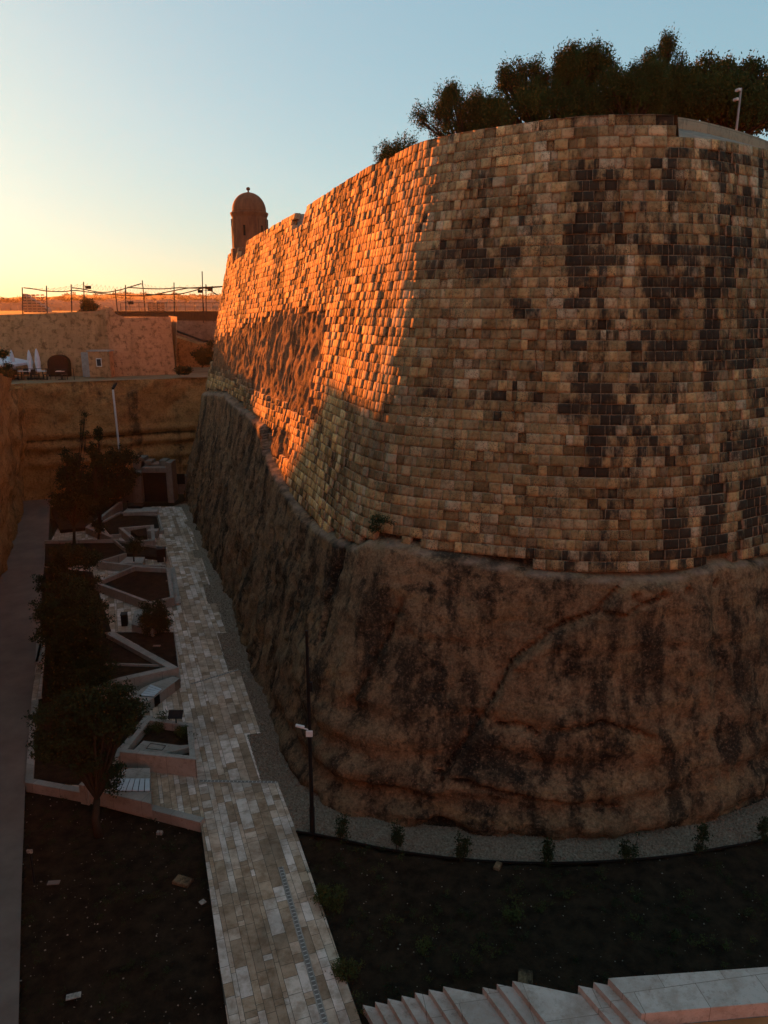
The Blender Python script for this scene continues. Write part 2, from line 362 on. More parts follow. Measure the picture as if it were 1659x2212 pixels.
# blocks
HR = .318
rows = int((21.7-5.6)/HR); BL = []
for k in range(rows):
    zc0 = 21.7-HR*k; hrow = HR
    L = 1.0+rnd.random()*.4
    while L < LEN-1:
        wd = rnd.choice((.17, .22, .26, .30, .33, .37, .42, .52)) * (1.25 if k < 3 else 1)
        BL.append((L, L+wd, zc0-hrow, zc0, k)); L += wd
BL = np.array(BL); Lc = (BL[:, 0]+BL[:, 1])/2; zc = (BL[:, 2]+BL[:, 3])/2; zt_ = ztop(Lc); sz = zt_/21.7
_, bu, bv = is_rock(Lc, zc*sz, 0); jx, jy = rng.normal(0, 9, len(Lc)), rng.normal(0, 7, len(Lc)); rk = bv+.35*jy > np.interp(bu, *zip(*ROCKLINE))
rk |= inpoly(bu+jx, bv+jy, PATCH) | inpoly(bu+jx, bv+jy, PATCH2); rk = np.where((cxy(Lc, .5)[1] > 66) & (Lc > 20), (zc*sz < 11.2) | ((zc*sz < 13.5) & (zc*sz > 12)), rk)
LU = lambda u: None
# openings in the parapet (embrasures) measured along the wall
def L_of_u(u, g=1.0):
    Ls = np.linspace(2, LEN-14, 6000); x, y = cxy(Ls, g); uu, vv = proj(x, y, ztop(Ls)); ok = np.where(y < 66)[0]
    return Ls[ok][np.argmin(abs(uu[ok]-u))]
EMB = [(L_of_u(665), L_of_u(641), .95), (L_of_u(541), L_of_u(523), .85)]; LSTEP = L_of_u(1467)
def cut(L):
    c = np.zeros_like(np.asarray(L, float))
    for a, b, d in EMB: c = np.where((L > min(a, b)) & (L < max(a, b)), d, c)
    return np.where(L < LSTEP, .62, c)
top_ok = (BL[:, 3]*sz) <= zt_-cut(Lc)+.16
keep = (~rk) & top_ok & (Lc > 1)
BL, Lc, zc, zt_, sz, bu, bv = [a[keep] for a in (BL, Lc, zc, zt_, sz, bu, bv)]
N = len(BL)
def blob(u, v, lst):
    s = np.zeros_like(u)
    for a, b, ru, rv, k in lst: s = np.maximum(s, k*np.clip(1.6*(1-np.sqrt(((u-a)/ru)**2+((v-b)/rv)**2)), 0, 1))
    return s
DARK = [(1275, 385, 32, 45, .95), (1325, 380, 22, 30, .7), (1180, 500, 18, 75, .7), (1090, 545, 60, 35, .85), (990, 545, 80, 40, .7), (930, 560, 45, 45, .7), (910, 480, 25, 60, .6),
        (1120, 660, 35, 25, .6), (1060, 580, 70, 50, .8), (1320, 560, 90, 25, .6), (1440, 370, 40, 40, .7), (1560, 350, 110, 28, .95), (1480, 332, 70, 22, .8), (1620, 430, 50, 30, .6),
        (1470, 410, 80, 30, .5), (1600, 540, 80, 60, .95), (1450, 545, 80, 25, .7), (1370, 520, 60, 20, .6), (1500, 620, 160, 25, .7), (1560, 760, 110, 55, .85), (1440, 660, 50, 30, .7), (1290, 540, 60, 60, .5),
        (1210, 560, 20, 60, .6), (1250, 480, 40, 35, .7), (1500, 590, 30, 40, .8), (1300, 850, 60, 30, .9), (1260, 830, 30, 60, .7), (1340, 900, 60, 40, .95), (1290, 950, 50, 50, .85), (1230, 560, 30, 40, .6),
        (1440, 760, 50, 35, .8), (1260, 880, 60, 30, .8), (1280, 1010, 40, 30, .6), (1460, 1130, 42, 95, 1.1), (1540, 1130, 48, 120, 1.15), (1625, 1110, 48, 115, 1.15), (1600, 960, 60, 60, .9), (1640, 860, 30, 60, .8),
        (1500, 930, 50, 40, .7), (1400, 960, 40, 50, .6), (1380, 1200, 22, 30, .9), (1290, 1205, 40, 25, .8), (1330, 1215, 30, 20, 1.0), (1560, 1050, 80, 50, .7), (1020, 1140, 16, 30, .8), (1040, 880, 60, 50, .55),
        (930, 870, 80, 50, .4), (860, 560, 40, 200, .35), (1640, 700, 40, 40, .8), (1400, 850, 90, 40, .5), (1560, 460, 100, 30, .6), (1160, 860, 25, 30, .6), (880, 1030, 30, 40, .4)]
LIGHT = [(1192, 600, 26, 330, 1.0), (1365, 560, 22, 160, .9), (1300, 300, 150, 40, .8), (1100, 330, 180, 50, .8), (1370, 390, 25, 60, .9), (1200, 400, 60, 40, .6), (1400, 560, 40, 30, .5), (960, 950, 130, 90, .8),
         (1180, 1010, 130, 80, .7), (1000, 1060, 200, 80, .9), (1170, 940, 60, 60, .6), (1340, 1180, 40, 70, .9), (1230, 1150, 80, 60, .5), (1420, 290, 60, 40, .6), (900, 930, 80, 60, .6), (860, 1080, 90, 80, .9), (1395, 1130, 18, 120, .9), (1500, 1100, 14, 120, .7), (1585, 1100, 14, 120, .6)]
dk = blob(bu, bv, DARK); lt = blob(bu, bv, LIGHT)
nz = fbm(Lc*.45, zc*.5, 1.0, 4, 3); cl_ = vn(Lc*1.15, zc*.22, 5.0, 9)+.6*vn(Lc*2.3, zc*.35, 2.0, 10); rb = rng.random(N)
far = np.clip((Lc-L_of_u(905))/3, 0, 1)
pd = np.clip(-.02+.13*np.clip((bu-1150)/200, 0, 1)+.60*dk+.75*np.clip(cl_-.1, 0, 1)*np.clip((bu-850)/250, 0, 1)+.55*np.clip(nz, -.2, 1)-.75*lt-.25*np.clip((bv-900)/150, 0, 1)*(bu < 1280), .015, .93)
stain = np.where(rb < pd, .60+.38*rng.random(N), .08+.34*rng.random(N)+.45*pd-.15*lt)
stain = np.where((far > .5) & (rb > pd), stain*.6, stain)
pal = np.array([(.46, .285, .135), (.52, .325, .155), (.39, .25, .12), (.50, .33, .18), (.33, .21, .10), (.54, .335, .15), (.28, .18, .09), (.50, .36, .22)])
cb = pal[rng.integers(0, len(pal), N)]*(.72+.42*rng.random((N, 1)))*(1+.35*fbm(Lc*.3, zc*.3, 9.0, 3, 33))[:, None]
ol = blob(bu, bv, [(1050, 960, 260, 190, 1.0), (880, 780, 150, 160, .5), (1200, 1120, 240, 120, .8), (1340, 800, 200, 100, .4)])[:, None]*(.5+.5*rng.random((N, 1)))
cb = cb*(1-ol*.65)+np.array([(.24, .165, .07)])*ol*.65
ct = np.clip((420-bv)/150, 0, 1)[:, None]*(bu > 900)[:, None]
cb = cb*(1+.22*ct)*(1+far[:, None]*np.array([[.50, .30, .0]]))  # far: the low sun's warm brightness is put into the left face's block colour
rough_p = np.clip(.28+1.7*fbm(Lc*.5, zc*.55, 2.0, 3, 21)+.06*far-.4*lt, .03, .93)
er = rng.random(N) < rough_p
depth = np.where(er, -.02-.04*rng.random(N), .002*rng.standard_normal(N))
depth = np.where((rng.random(N) < .08), depth+.02+.02*far, depth)
depth = depth*(1+.1*far)
ramp_ = np.where(er, .009+.009*rng.random(N), .002)
stain = np.where(er, stain+.07, stain)
cb = np.where(er[:, None], cb*(.74-.34*far[:, None]), cb)
# vertices: 4x4 front grid + skirt ring
q = np.array([0, 0, 1/3, 2/3, 1, 1]); ring = np.zeros((6, 6), bool); ring[0] = ring[-1] = True; ring[:, 0] = ring[:, -1] = True
edge = np.zeros((6, 6), bool); edge[1:5, 1:5] = True; edge[2:4, 2:4] = False
FU, FV = np.meshgrid(q, q, indexing='ij')
Lg = BL[:, 0][:, None, None]+(BL[:, 1]-BL[:, 0])[:, None, None]*FU
Zg = (BL[:, 2][:, None, None]+(BL[:, 3]-BL[:, 2])[:, None, None]*FV)*sz[:, None, None]
tilt = .002*rng.standard_normal((N, 1, 1))*(FU-.5)*2*(1+far[:, None, None])
dd = depth[:, None, None]+ramp_[:, None, None]*(.75*rng.standard_normal(Lg.shape)+vn(Lg*5, Zg*5, 3.0, 5))*.8+tilt-np.where(edge, .002, 0)
dd = np.where(ring, -.30, dd)
bulge = .06*fbm(Lg*.5, Zg*.4, 8.0, 3, 40)
X, Y = surf(Lg, Zg); nx, ny = cn(Lg); X = X+nx*(dd+bulge); Y = Y+ny*(dd+bulge)
Vb = np.stack([X, Y, Zg], -1).reshape(-1, 3)
ff = []
for i in range(5):
    for j in range(5): ff.append((i*6+j, (i+1)*6+j, (i+1)*6+j+1, i*6+j+1))
ff = np.array(ff); Fb = (np.arange(N)[:, None, None]*36+ff[None]).reshape(-1, 4)
if NS: pass
# orientation: outward
p0, p1, p3 = Vb[Fb[12, 0]], Vb[Fb[12, 1]], Vb[Fb[12, 3]]; cr = np.cross(p1-p0, p3-p0); a_, b_ = cn(np.array([Lc[0]]))
if cr[0]*a_[0]+cr[1]*b_[0] < 0: Fb = Fb[:, ::-1].copy()
gx, gy = surf(Lg, Zg); gu, gv = proj(gx, gy, Zg); wob = 9*vn(Lg*1.5, Zg*1.2, 3, 31)
dkv = blob((gu+wob).ravel(), gv.ravel(), DARK).reshape(gu.shape); ltv = blob((gu+wob).ravel(), gv.ravel(), LIGHT).reshape(gu.shape)
strk = vn(Lg*1.9, Zg*.20, 3, 32)+.7*vn(Lg*4.3, Zg*.42, 4, 33)
reg = np.clip(.35+np.clip((gu-1150)/300, -.25, .45)+fbm(Lg*.3, Zg*.4, 7, 3, 34), .1, 1.3)
sv = .19+.40*dkv+.55*np.clip(strk-.05, -.35, 1)*reg+.25*np.clip(fbm(Lg*1.4, Zg*1.4, 2, 3, 35), -.3, 1)-.50*ltv+(.78*(stain-.30)*(.75+.5*np.clip((bu-1000)/300, 0, 1)))[:, None, None]
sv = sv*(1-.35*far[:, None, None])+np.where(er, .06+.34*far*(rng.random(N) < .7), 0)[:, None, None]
cc = np.concatenate([np.repeat(cb, 36, 0), np.clip(sv, 0, 1).reshape(-1, 1)], 1)
uvb = np.tile(np.stack([FU, FV], -1).reshape(1, 36, 2), (N, 1, 1)).reshape(-1, 2)
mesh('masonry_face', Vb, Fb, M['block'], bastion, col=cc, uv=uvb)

# rock: cliff below, eroded patch above
def rock_grid(name, L0, L1, z0, z1, st, m, fn, parent, smooth=True):
    nl = int((L1-L0)/st)+1; nz_ = int((z1-z0)/st)+1
    Lr = np.linspace(L0, L1, nl)[:, None]; Zr = np.linspace(z0, z1, nz_)[None, :]
    Lr, Zr = np.broadcast_arrays(Lr, Zr); P, c = fn(Lr, Zr)
    I = np.arange(nl*nz_).reshape(nl, nz_); F = np.stack([I[:-1, :-1], I[1:, :-1], I[1:, 1:], I[:-1, 1:]], -1).reshape(-1, 4)
    if NS: F = F[:, ::-1].copy() if np.cross(P[1, 0]-P[0, 0], P[0, 1]-P[0, 0])[0]*cn(np.array([L0]))[0][0]+np.cross(P[1, 0]-P[0, 0], P[0, 1]-P[0, 0])[1]*cn(np.array([L0]))[1][0] < 0 else F
    return mesh(name, P.reshape(-1, 3), F, m, parent, smooth=smooth, col=(c.reshape(-1, 4) if c.ndim == 3 else np.stack([c.ravel()]*3, 1)))
CRACKS = [[(1345, 1250), (1290, 1310), (1190, 1355), (1110, 1420), (1065, 1500), (1030, 1560), (985, 1620), (950, 1690)], [(1290, 1310), (1350, 1315), (1430, 1270)],
          [(870, 1290), (830, 1370), (780, 1470), (750, 1530)], [(740, 1180), (700, 1300), (690, 1380)], [(1055, 1565), (1120, 1560), (1160, 1580)], [(1200, 1570), (1300, 1550), (1420, 1590)], [(930, 1660), (1050, 1690), (1180, 1720), (1340, 1740)]]
def crack_d(u, v):
    d = np.full(u.shape, 1e9)
    for line in CRACKS:
        for (x1, y1), (x2, y2) in zip(line, line[1:]):
            t = np.clip(((u-x1)*(x2-x1)+(v-y1)*(y2-y1))/((x2-x1)**2+(y2-y1)**2), 0, 1)
            d = np.minimum(d, np.hypot(u-x1-t*(x2-x1), v-y1-t*(y2-y1)))
    return d
RDARK = [(1000, 1640, 110, 60, .6), (1130, 1640, 130, 70, .8), (1330, 1620, 70, 70, .8), (1560, 1420, 30, 120, .9), (1580, 1600, 40, 110, 1.1), (1400, 1420, 60, 80, .5), (950, 1440, 20, 140, .7), (1000, 1450, 22, 120, .6),
         (1230, 1420, 40, 90, .6), (1640, 1280, 40, 50, 1.1), (900, 1260, 80, 20, .5), (1120, 1270, 160, 30, .5), (945, 1790, 40, 35, 1.1), (720, 1250, 30, 60, .5), (1480, 1400, 40, 90, .5), (800, 1600, 100, 60, .4), (1200, 1480, 60, 60, .4)]
def f_cliff(L, z):
    far_ = np.clip((L-L_of_u(905))/6, 0, 1)
    g0 = np.minimum(.405*z/8.4, gm(z)-.035); x, y = cxy(L, g0); nx, ny = cn(L); u, v = proj(x, y, z)
    rk_, _, _ = is_rock(L, np.maximum(z, .0)); 
    vv = np.interp(u, *zip(*ROCKLINE)); inside = 1/(1+np.exp(-(v-vv-2+5*fbm(L*1.5, z*1.5, 2, 3, 60))/2.5))
    back = (cxy(L, .5)[1] > 66) & (L > 20); inside = np.where(back, z < 11.2, inside)
    calm = .35+.65*np.clip((v-vv-20)/120, 0, 1)
    d = .34*fbm(L*.28, z*.25, 1, 4, 50)*calm+(.17*fbm(L*1.0, z*.6, 4, 5, 51)+.10*fbm(L*3.4, z*2.2, 2, 3, 52))*calm+.022*_h(np.round(L*9), np.round(z*9), np.zeros_like(L), 3)
    d -= .10*(1-np.abs(vn(L*.9+.4*vn(L, z, 2, 63), z*1.3, 5, 64))*7).clip(0, 1)*calm
    d -= .13*calm*np.clip(fbm(L*1.3, z*.9, 12, 4, 59)*3-.2, 0, 1)
    d += .10*(1-np.abs(fbm(L*.7, z*.18, 7, 4, 53))*4).clip(-1, 1)                     # vertical ribs
    low = np.clip((4.6-z)/3.6, 0, 1)*(1-.85*far_)*(.45+.55*np.clip(.5+2.2*fbm(L*.3, z*.5, 14, 3, 66), 0, 1))
    lay = np.abs(((z+.5*fbm(L*.15, 0, 3, 3, 54)+.02*L)*.85) % 1-.5)*2                 # bedding ledges low down
    d += low*(.50*(np.clip(lay*1.8-.4, 0, 1)-.5)+.25*fbm(L*.5, z*1.5, 9, 4, 55))-.25*low*low*np.clip(fbm(L*.25, 0, 5, 2, 57)*3, -.2, 1)
    cave = np.exp(-(((u-945)/42)**2+((v-1785)/22)**2))+np.exp(-(((u-665)/18)**2+((v-1720)/20)**2))*.4
    d -= 1.0*cave
    cd = crack_d(u+6*fbm(L*2, z*2, 1, 2, 77), v+6*fbm(L*2, z*2, 5, 2, 78)); d -= .42*np.exp(-(cd/4)**2)
    d += .05*np.exp(-(np.clip(v-vv, 0, 400)/40)**2)
    side = np.clip((v-np.interp(u, [950, 1065, 1110, 1290, 1345], [1690, 1500, 1420, 1310, 1250]))/8, -1, 1)*np.exp(-((cd/60)**2)); d += .16*side
    d = d*(.75+.25*far_)+np.where(z > 6, .05, 0)
    hole = np.zeros_like(d)
    for hu, hv in ((1425, 1266), (1480, 1262), (1545, 1252), (1372, 1280)): hole += ((np.abs(u-hu) < 6) & (np.abs(v-hv) < 8))
    d -= .25*hole
    sink = np.where(v > vv, 0, 1)
    x, y = x+nx*d*inside, y+ny*d*inside
    xm, ym = surf(L, z); md = -.35
    x = x*inside+(xm+nx*md)*(1-inside); y = y*inside+(ym+ny*md)*(1-inside)
    st = blob(u, v, RDARK)*.9+.7*np.exp(-(cd/4)**2)+hole+cave+.9*fbm(L*.5, z*.12, 6, 4, 58)+.5*fbm(L*1.1, z*1.1, 8, 4, 62)-.05
    ldg = np.clip(1-np.abs(v-vv-7)/np.clip(6+5*fbm(L*1.2, z, 3, 3, 71), 2, 20), 0, 1)*inside*.5
    P = np.stack([x, y, z-.15], -1); return P, np.stack([np.clip(st, 0, 1)]*3+[1-ldg], -1)
rock_grid('cliff_face', 1.5, LEN-1, 0.0, 12.6, .115, M['rock'], f_cliff, bastion, False)
def f_patch(L, z):
    x, y = surf(L, z); nx, ny = cn(L); u, v = proj(x, y, z); jj = 3*fbm(L*2, z*2, 1, 3, 80)
    ins = (inpoly(u+jj, v+jj, PATCH) | inpoly(u+jj, v+jj, PATCH2)).astype(float)
    d = .02+.22*fbm(L*.8, z*.35, 1, 4, 81)+.20*fbm(L*2.6, z*1.0, 1, 4, 82)+.08*fbm(L*7, z*3, 1, 3, 83)
    d += .10*np.abs(fbm(L*1.8, z*.3, 4, 3, 84))*2-.08
    dd_ = np.where(ins > 0, np.minimum(d, .22)-.10, np.clip(d-.24, -.28, -.09))
    return np.stack([x+nx*dd_, y+ny*dd_, z], -1), np.clip(.15+fbm(L*.9, z*.4, 6, 4, 85), 0, 1)
rock_grid('eroded_rock_face', L_of_u(780), L_of_u(492)+3, 7.5, 17.2, .10, M['rock_patch'], f_patch, bastion, False)
# mortar backing so no light leaks between blocks
def f_core(L, z):
    x, y = surf(L, z); nx, ny = cn(L); return np.stack([x-nx*.24, y-ny*.24, z*ztop(L)/21.7-(cut(L)+.05)*(z > 20.4)], -1), np.zeros_like(L)+.6
rock_grid('wall_core', 1.0, LEN-1, 6.2, 21.6, .35, M['rock'], f_core, bastion)
# parapet top and the platform behind
Ls = np.arange(1.2, LEN-1.2, .12); zt = ztop(Ls)-cut(Ls); tx, ty = cxy(Ls, 1.0); nx, ny = cn(Ls)
bu_ = .06*fbm(Ls*.5, 21.7*.4, 8.0, 3, 40)
prof = np.stack([np.stack([tx+nx*(.01+bu_), ty+ny*(.01+bu_), zt-.02], -1), np.stack([tx-nx*.9, ty-ny*.9, zt+np.where(Ls < LSTEP, .18, .03)+.02*vn(Ls*2, 1)], -1),
                 np.stack([tx-nx*1.35, ty-ny*1.35, zt+np.where(Ls < LSTEP, .30, .0)], -1), np.stack([tx-nx*1.35, ty-ny*1.35, zt*0+19.6], -1)], 1)
n_ = len(Ls); I = np.arange(n_*4).reshape(n_, 4); F = np.stack([I[:-1, :-1], I[1:, :-1], I[1:, 1:], I[:-1, 1:]], -1).reshape(-1, 4)
M['coping'] = simple('parapet_coping', (.33, .25, .18), (.20, .155, .115), 2.5, .85, .5, .03)
mesh('parapet', prof.reshape(-1, 3), F, M['coping'], bastion)
pts = [Vector((a, b, 19.75)) for a, b in zip(tx[::8]-nx[::8]*1.2, ty[::8]-ny[::8]*1.2)]+[Vector((60, 90, 19.75)), Vector((60, 50, 19.75))]
me_f = tessellate_polygon([pts]); mesh('platform', pts, [tuple(t) for t in me_f], M['soil'], bastion)
# low wall beyond the parapet's step, right of it
k = NT('low_wall_blocks'); br = k.n('ShaderNodeTexBrick'); mp = k.n('ShaderNodeMapping'); mp.inputs['Rotation'].default_value = (math.pi/2, 0, 0)
k.l(k.tc.outputs['Object'], mp.inputs[0]); k.l(mp.outputs[0], br.inputs[0]); br.inputs['Scale'].default_value = 1; br.inputs['Brick Width'].default_value = 1.1; br.inputs['Row Height'].default_value = .4
br.inputs['Color1'].default_value = (.34, .23, .14, 1); br.inputs['Color2'].default_value = (.27, .19, .12, 1); br.inputs['Mortar'].default_value = (.2, .14, .09, 1); br.inputs['Mortar Size'].default_value = .01
Lw = np.arange(1.5, LSTEP+.9, .3); x_, y_ = cxy(Lw, 1.0); n1_, n2_ = cn(Lw)
def loft(name, prof_, mt, rng_):
    V = np.stack([np.stack([x_[rng_]+n1_[rng_]*o_, y_[rng_]+n2_[rng_]*o_, np.full(rng_.sum(), zz_)], -1) for o_, zz_ in prof_], 1); a_, b_ = V.shape[:2]
    I = np.arange(a_*b_).reshape(a_, b_); mesh(name, V.reshape(-1, 3), np.stack([I[:-1, :-1], I[1:, :-1], I[1:, 1:], I[:-1, 1:]], -1).reshape(-1, 4), mt, bastion)
loft('sloping_ledge', [(.03, 21.06), (.0, 21.10), (-1.6, 21.72)], simple('ledge_stone', (.33, .25, .18), (.20, .15, .11), 2, .7, .4, .02), Lw < LSTEP-.01)
loft('low_wall', [(-1.58, 21.6), (-1.6, 22.06), (-2.1, 22.08), (-2.1, 19.6)], k.fin(k.mix(k.ramp(k.noise(4, 6, .7), .5, .7, 0, .6), br.outputs[0], (.09, .07, .05)), .9, k.bump(k.noise(12, 5, .7), .6, .03)), Lw < LSTEP-.45)
# watch turret on the far corner
tc = Yd(541, 520, 61.5); tz = 19.3
tur = MB(); tur.lathe((tc.x, tc.y, tz), [(1.52, 0), (1.52, 1.05), (1.40, 1.15), (1.34, 3.35), (1.36, 3.42), (1.40, 3.5), (1.45, 3.62), (1.45, 3.70), (1.36, 3.74)], 32)
tw = tur.build('watch_turret', M['dome'], bastion, False)
dm = MB(); dm.lathe((tc.x, tc.y, tz+3.742), [(1.31, 0)]+[(1.29*math.cos(a), .12+1.32*math.sin(a)) for a in np.linspace(0, 1.5, 14)], 32)
dm.build('dome', M['dome'], tw, True)
fn_ = MB(); fn_.lathe((tc.x, tc.y, tz+5.16), [(.11, 0), (.06, .06), (.06, .14), (.10, .17), (.15, .23), (.155, .28), (.12, .36), (.03, .4)], 14); fn_.build('finial', M['dome'], tw, True)
for a in (200, 262, 320):
    wn = MB(); a = math.radians(a); wn.box((tc.x+1.345*math.cos(a), tc.y+1.345*math.sin(a), tz+2.35), (.1, .16, .75), a); wn.build('window', M['black'], tw)
rib = MB()
for k_ in range(12):
    a = k_*math.pi/6+.2; rib.box((tc.x+1.36*math.cos(a), tc.y+1.36*math.sin(a), tz+2.2), (.10, .22, 2.1), a)
rib.build('pilaster', M['dome'], tw)
# ------------------------------------------------------------------ ground
def sheet(name, pts, m, z=None, parent=None, kind='structure'):
    P = [Vector((p[0], p[1], p[2] if z is None else z)) for p in pts]
    t = tessellate_polygon([P]); F = []
    for a, b, c in t:
        s = (P[b]-P[a]).cross(P[c]-P[a]).z; F.append((a, b, c) if s > 0 else (a, c, b))
    o = mesh(name, P, F, m, parent)
    return tag(o, kind=kind) if parent is None else o
gd = simple('open_ground', (.06, .045, .028), (.035, .03, .018), .01, 1, 0)
B = 9000
sheet('ground', [(-B, -60, 0), (B, -60, 0), (B, B, 0), (-B, B, 0)], gd, -.62)
# left road with a low kerb
RL = [(120, 1094), (108, 1096), (104, 1180), (93, 1290), (80, 1420), (68, 1513), (55, 1692), (47, 1900), (40, 2212)]
rp = [G(u, v, .02) for u, v in RL]; rp.append(rp[-1]+(rp[-1]-rp[-2])*2)
sheet('road', [(p.x, p.y) + (.02,) for p in rp]+[(-25, 2, .02), (-25, 30, .02), (-34, 62, .02), (-30, 66, .02)], M['road'], .02)
# paving
PR = [(372, 1094), (392, 1096), (408, 1127), (397, 1127), (415, 1145), (430, 1189), (416, 1189), (420, 1205), (436, 1205), (455, 1263), (438, 1263), (449, 1304), (468, 1303), (489, 1368), (469, 1368), (493, 1449),
      (517, 1445), (563, 1584), (534, 1587), (564, 1687), (599, 1689), (635, 1782), (688, 1935), (781, 2212)]
pr = [G(u, v) for u, v in PR]; pr.append(pr[-1]+(pr[-1]-pr[-2])*1.2)
PL = [(492, 2212), (433, 1777), (203, 1718), (54, 1694), (68, 1513), (80, 1420), (93, 1290), (104, 1180), (125, 1140), (330, 1094)]
pl = [G(u, v) for u, v in PL]; pl.insert(0, pl[0]+(pl[0]-pl[1])*.9)
PAVE = [(p.x, p.y) for p in pr+pl]
def clip(poly, a, b, c):                   # keep a*x+b*y<=c
    out = []
    for i in range(len(poly)):
        p, q_ = poly[i], poly[(i+1) % len(poly)]; dp, dq = a*p[0]+b*p[1]-c, a*q_[0]+b*q_[1]-c
        if dp <= 0: out.append(p)
        if (dp < 0) != (dq < 0) and dp != dq:
            t = dp/(dp-dq); out.append((p[0]+(q_[0]-p[0])*t, p[1]+(q_[1]-p[1])*t))
    return out
bedm = simple('paving_joint', (.10, .08, .06), (.07, .055, .04), 2, .9, 0)
pv = MB(); pv.prism(PAVE, -.5, -.006); tag(pv.build('paving', bedm), kind='structure')
V_, F_, C_ = [], [], []
ang = math.atan2(.34, .94); ex = (math.cos(ang), math.sin(ang)); ey = (-math.sin(ang), math.cos(ang))   # ey runs along the path
xs = []; x = -22.0
while x < 12: wd = rnd.choice((.12, .18, .24, .30, .36)); xs.append((x, x+wd)); x += wd
tones = [(.52, .42, .36), (.58, .48, .43), (.47, .34, .26), (.34, .235, .165), (.42, .295, .21), (.52, .39, .31), (.30, .205, .145), (.62, .51, .46)]
for (x0, x1) in xs:
    y = 2.0+rnd.random(); streak = rnd.choice(tones)
    while y < 68:
        ln = rnd.choice((.18, .28, .4, .5, .7, .9)); y1 = y+ln; g_ = .006
        c0, c1 = x0+g_, x1-g_; d0, d1 = y+g_, y1-g_; cxx, cyy = (c0+c1)/2*ex[0]+(d0+d1)/2*ey[0], (c0+c1)/2*ex[1]+(d0+d1)/2*ey[1]
        if rnd.random() < .25: streak = rnd.choice(tones)
        P = clip(clip(clip(clip(PAVE, ex[0], ex[1], c1), -ex[0], -ex[1], -c0), ey[0], ey[1], d1), -ey[0], -ey[1], -d0)
        if len(P) >= 3:
            ar = abs(sum(P[i][0]*P[(i+1) % len(P)][1]-P[(i+1) % len(P)][0]*P[i][1] for i in range(len(P))))/2
            if ar > .004:
                b = len(V_); t = streak if rnd.random() < .6 else rnd.choice(tones); f = .98+.3*rnd.random()
                V_ += [(p[0], p[1], 0.0) for p in P]; F_.append(tuple(range(b, b+len(P)))); C_ += [(t[0]*f*1.05, t[1]*f*.97, t[2]*f*.87)]*len(P)
        y = y1
o = mesh('path', V_, F_, M['slab'], col=np.array(C_)); tag(o, kind='structure')
bm = bmesh.new(); bm.from_mesh(o.data); bmesh.ops.recalc_face_normals(bm, faces=bm.faces)
for f in bm.faces:
    if f.normal.z < 0: f.normal_flip()
bm.to_mesh(o.data); bm.free()
k = NT('drain_grille'); sx = k.n('ShaderNodeSeparateXYZ'); uvn = k.n('ShaderNodeUVMap', uv_map='uv'); k.l(uvn.outputs[0], sx.inputs[0])
M['grille'] = k.fin(k.mix(k.math('GREATER_THAN', k.math('FRACT', k.math('MULTIPLY', sx.outputs[0], 7.5)), .78), (.17, .14, .12), (.46, .40, .34)), .6)
# drain channels
def chan(a, b, wd, label):
    A_, B_ = G(*a), G(*b); d = (B_-A_).normalized(); n = Vector((-d.y, d.x, 0)); t = thing('drain_channel', label, 'drain', tuple((A_+B_)/2), 'drainage channels in the path')
    mb = MB(); mb.prism([tuple((A_+n*wd/2)[:2]), tuple((B_+n*wd/2)[:2]), tuple((B_-n*wd/2)[:2]), tuple((A_-n*wd/2)[:2])], -.05, .006); mb.build('channel_edge', M['plain_stone'], t)
    L = (B_-A_).length; q4 = [A_+n*wd*.28, B_+n*wd*.28, B_-n*wd*.28, A_-n*wd*.28]; o0 = (A_+B_)/2
    mesh('grille', [(q.x-o0.x, q.y-o0.y, .010) for q in q4], [(3, 2, 1, 0)], M['grille'], t, uv=[(0, 0), (L, 0), (L, 1), (0, 1)])
chan((606, 1873), (708, 2230), .16, 'long pale slotted drain running down the path towards the stairs')
chan((432, 1687), (598, 1690), .13, 'short pale slotted drain crossing the path beside the triangular bench')
chan((412, 1478), (516, 1446), .12, 'pale slotted drain slanting across the path beyond the long slatted bench')

def bumpy(name, pts, z, m, st=.25, amp=.05, label=None):
    xs_, ys_ = [p[0] for p in pts], [p[1] for p in pts]
    X_, Y_ = np.meshgrid(np.arange(min(xs_)-st, max(xs_)+st, st), np.arange(min(ys_)-st, max(ys_)+st, st), indexing='ij')
    Z_ = z+amp*fbm(X_*1.2, Y_*1.2, 0, 4, 90)+amp*.5*fbm(X_*5, Y_*5, 0, 2, 91)
    I = np.arange(X_.size).reshape(X_.shape); F = np.stack([I[:-1, :-1], I[1:, :-1], I[1:, 1:], I[:-1, 1:]], -1).reshape(-1, 4)
    cx_ = X_.ravel()[F].mean(1); cy_ = Y_.ravel()[F].mean(1); F = F[inpoly(cx_, cy_, [(p[0], p[1]) for p in pts])]
    return tag(mesh(name, np.stack([X_, Y_, Z_], -1).reshape(-1, 3), F, m), kind='structure')
# front left bed (sunk), right bed
fl = [G(40, 2500, -.28)]+[G(u, v, -.28) for u, v in [(38, 2212), (47, 1900), (52, 1690), (203, 1712), (440, 1772), (498, 2212), (560, 2500)]]
bumpy('soil_bed', [(p.x, p.y) for p in fl], -.30, M['soil'], .2, .10)
EDG = [(640, 1797), (690, 1805), (740, 1815), (850, 1838), (1000, 1857), (1150, 1865), (1300, 1862), (1450, 1850), (1560, 1832), (1659, 1812), (1900, 1740)]
eg = [G(u, v, .0) for u, v in EDG]
rb_ = [G(u, v, 0) for u, v in [(640, 1797), (688, 1935), (790, 2250), (830, 2400)]]
bumpy('garden_bed', [(p.x, p.y) for p in rb_]+[(20, 6)]+[(p.x, p.y) for p in eg[::-1]], -.06, M['soil'], .2, .10)
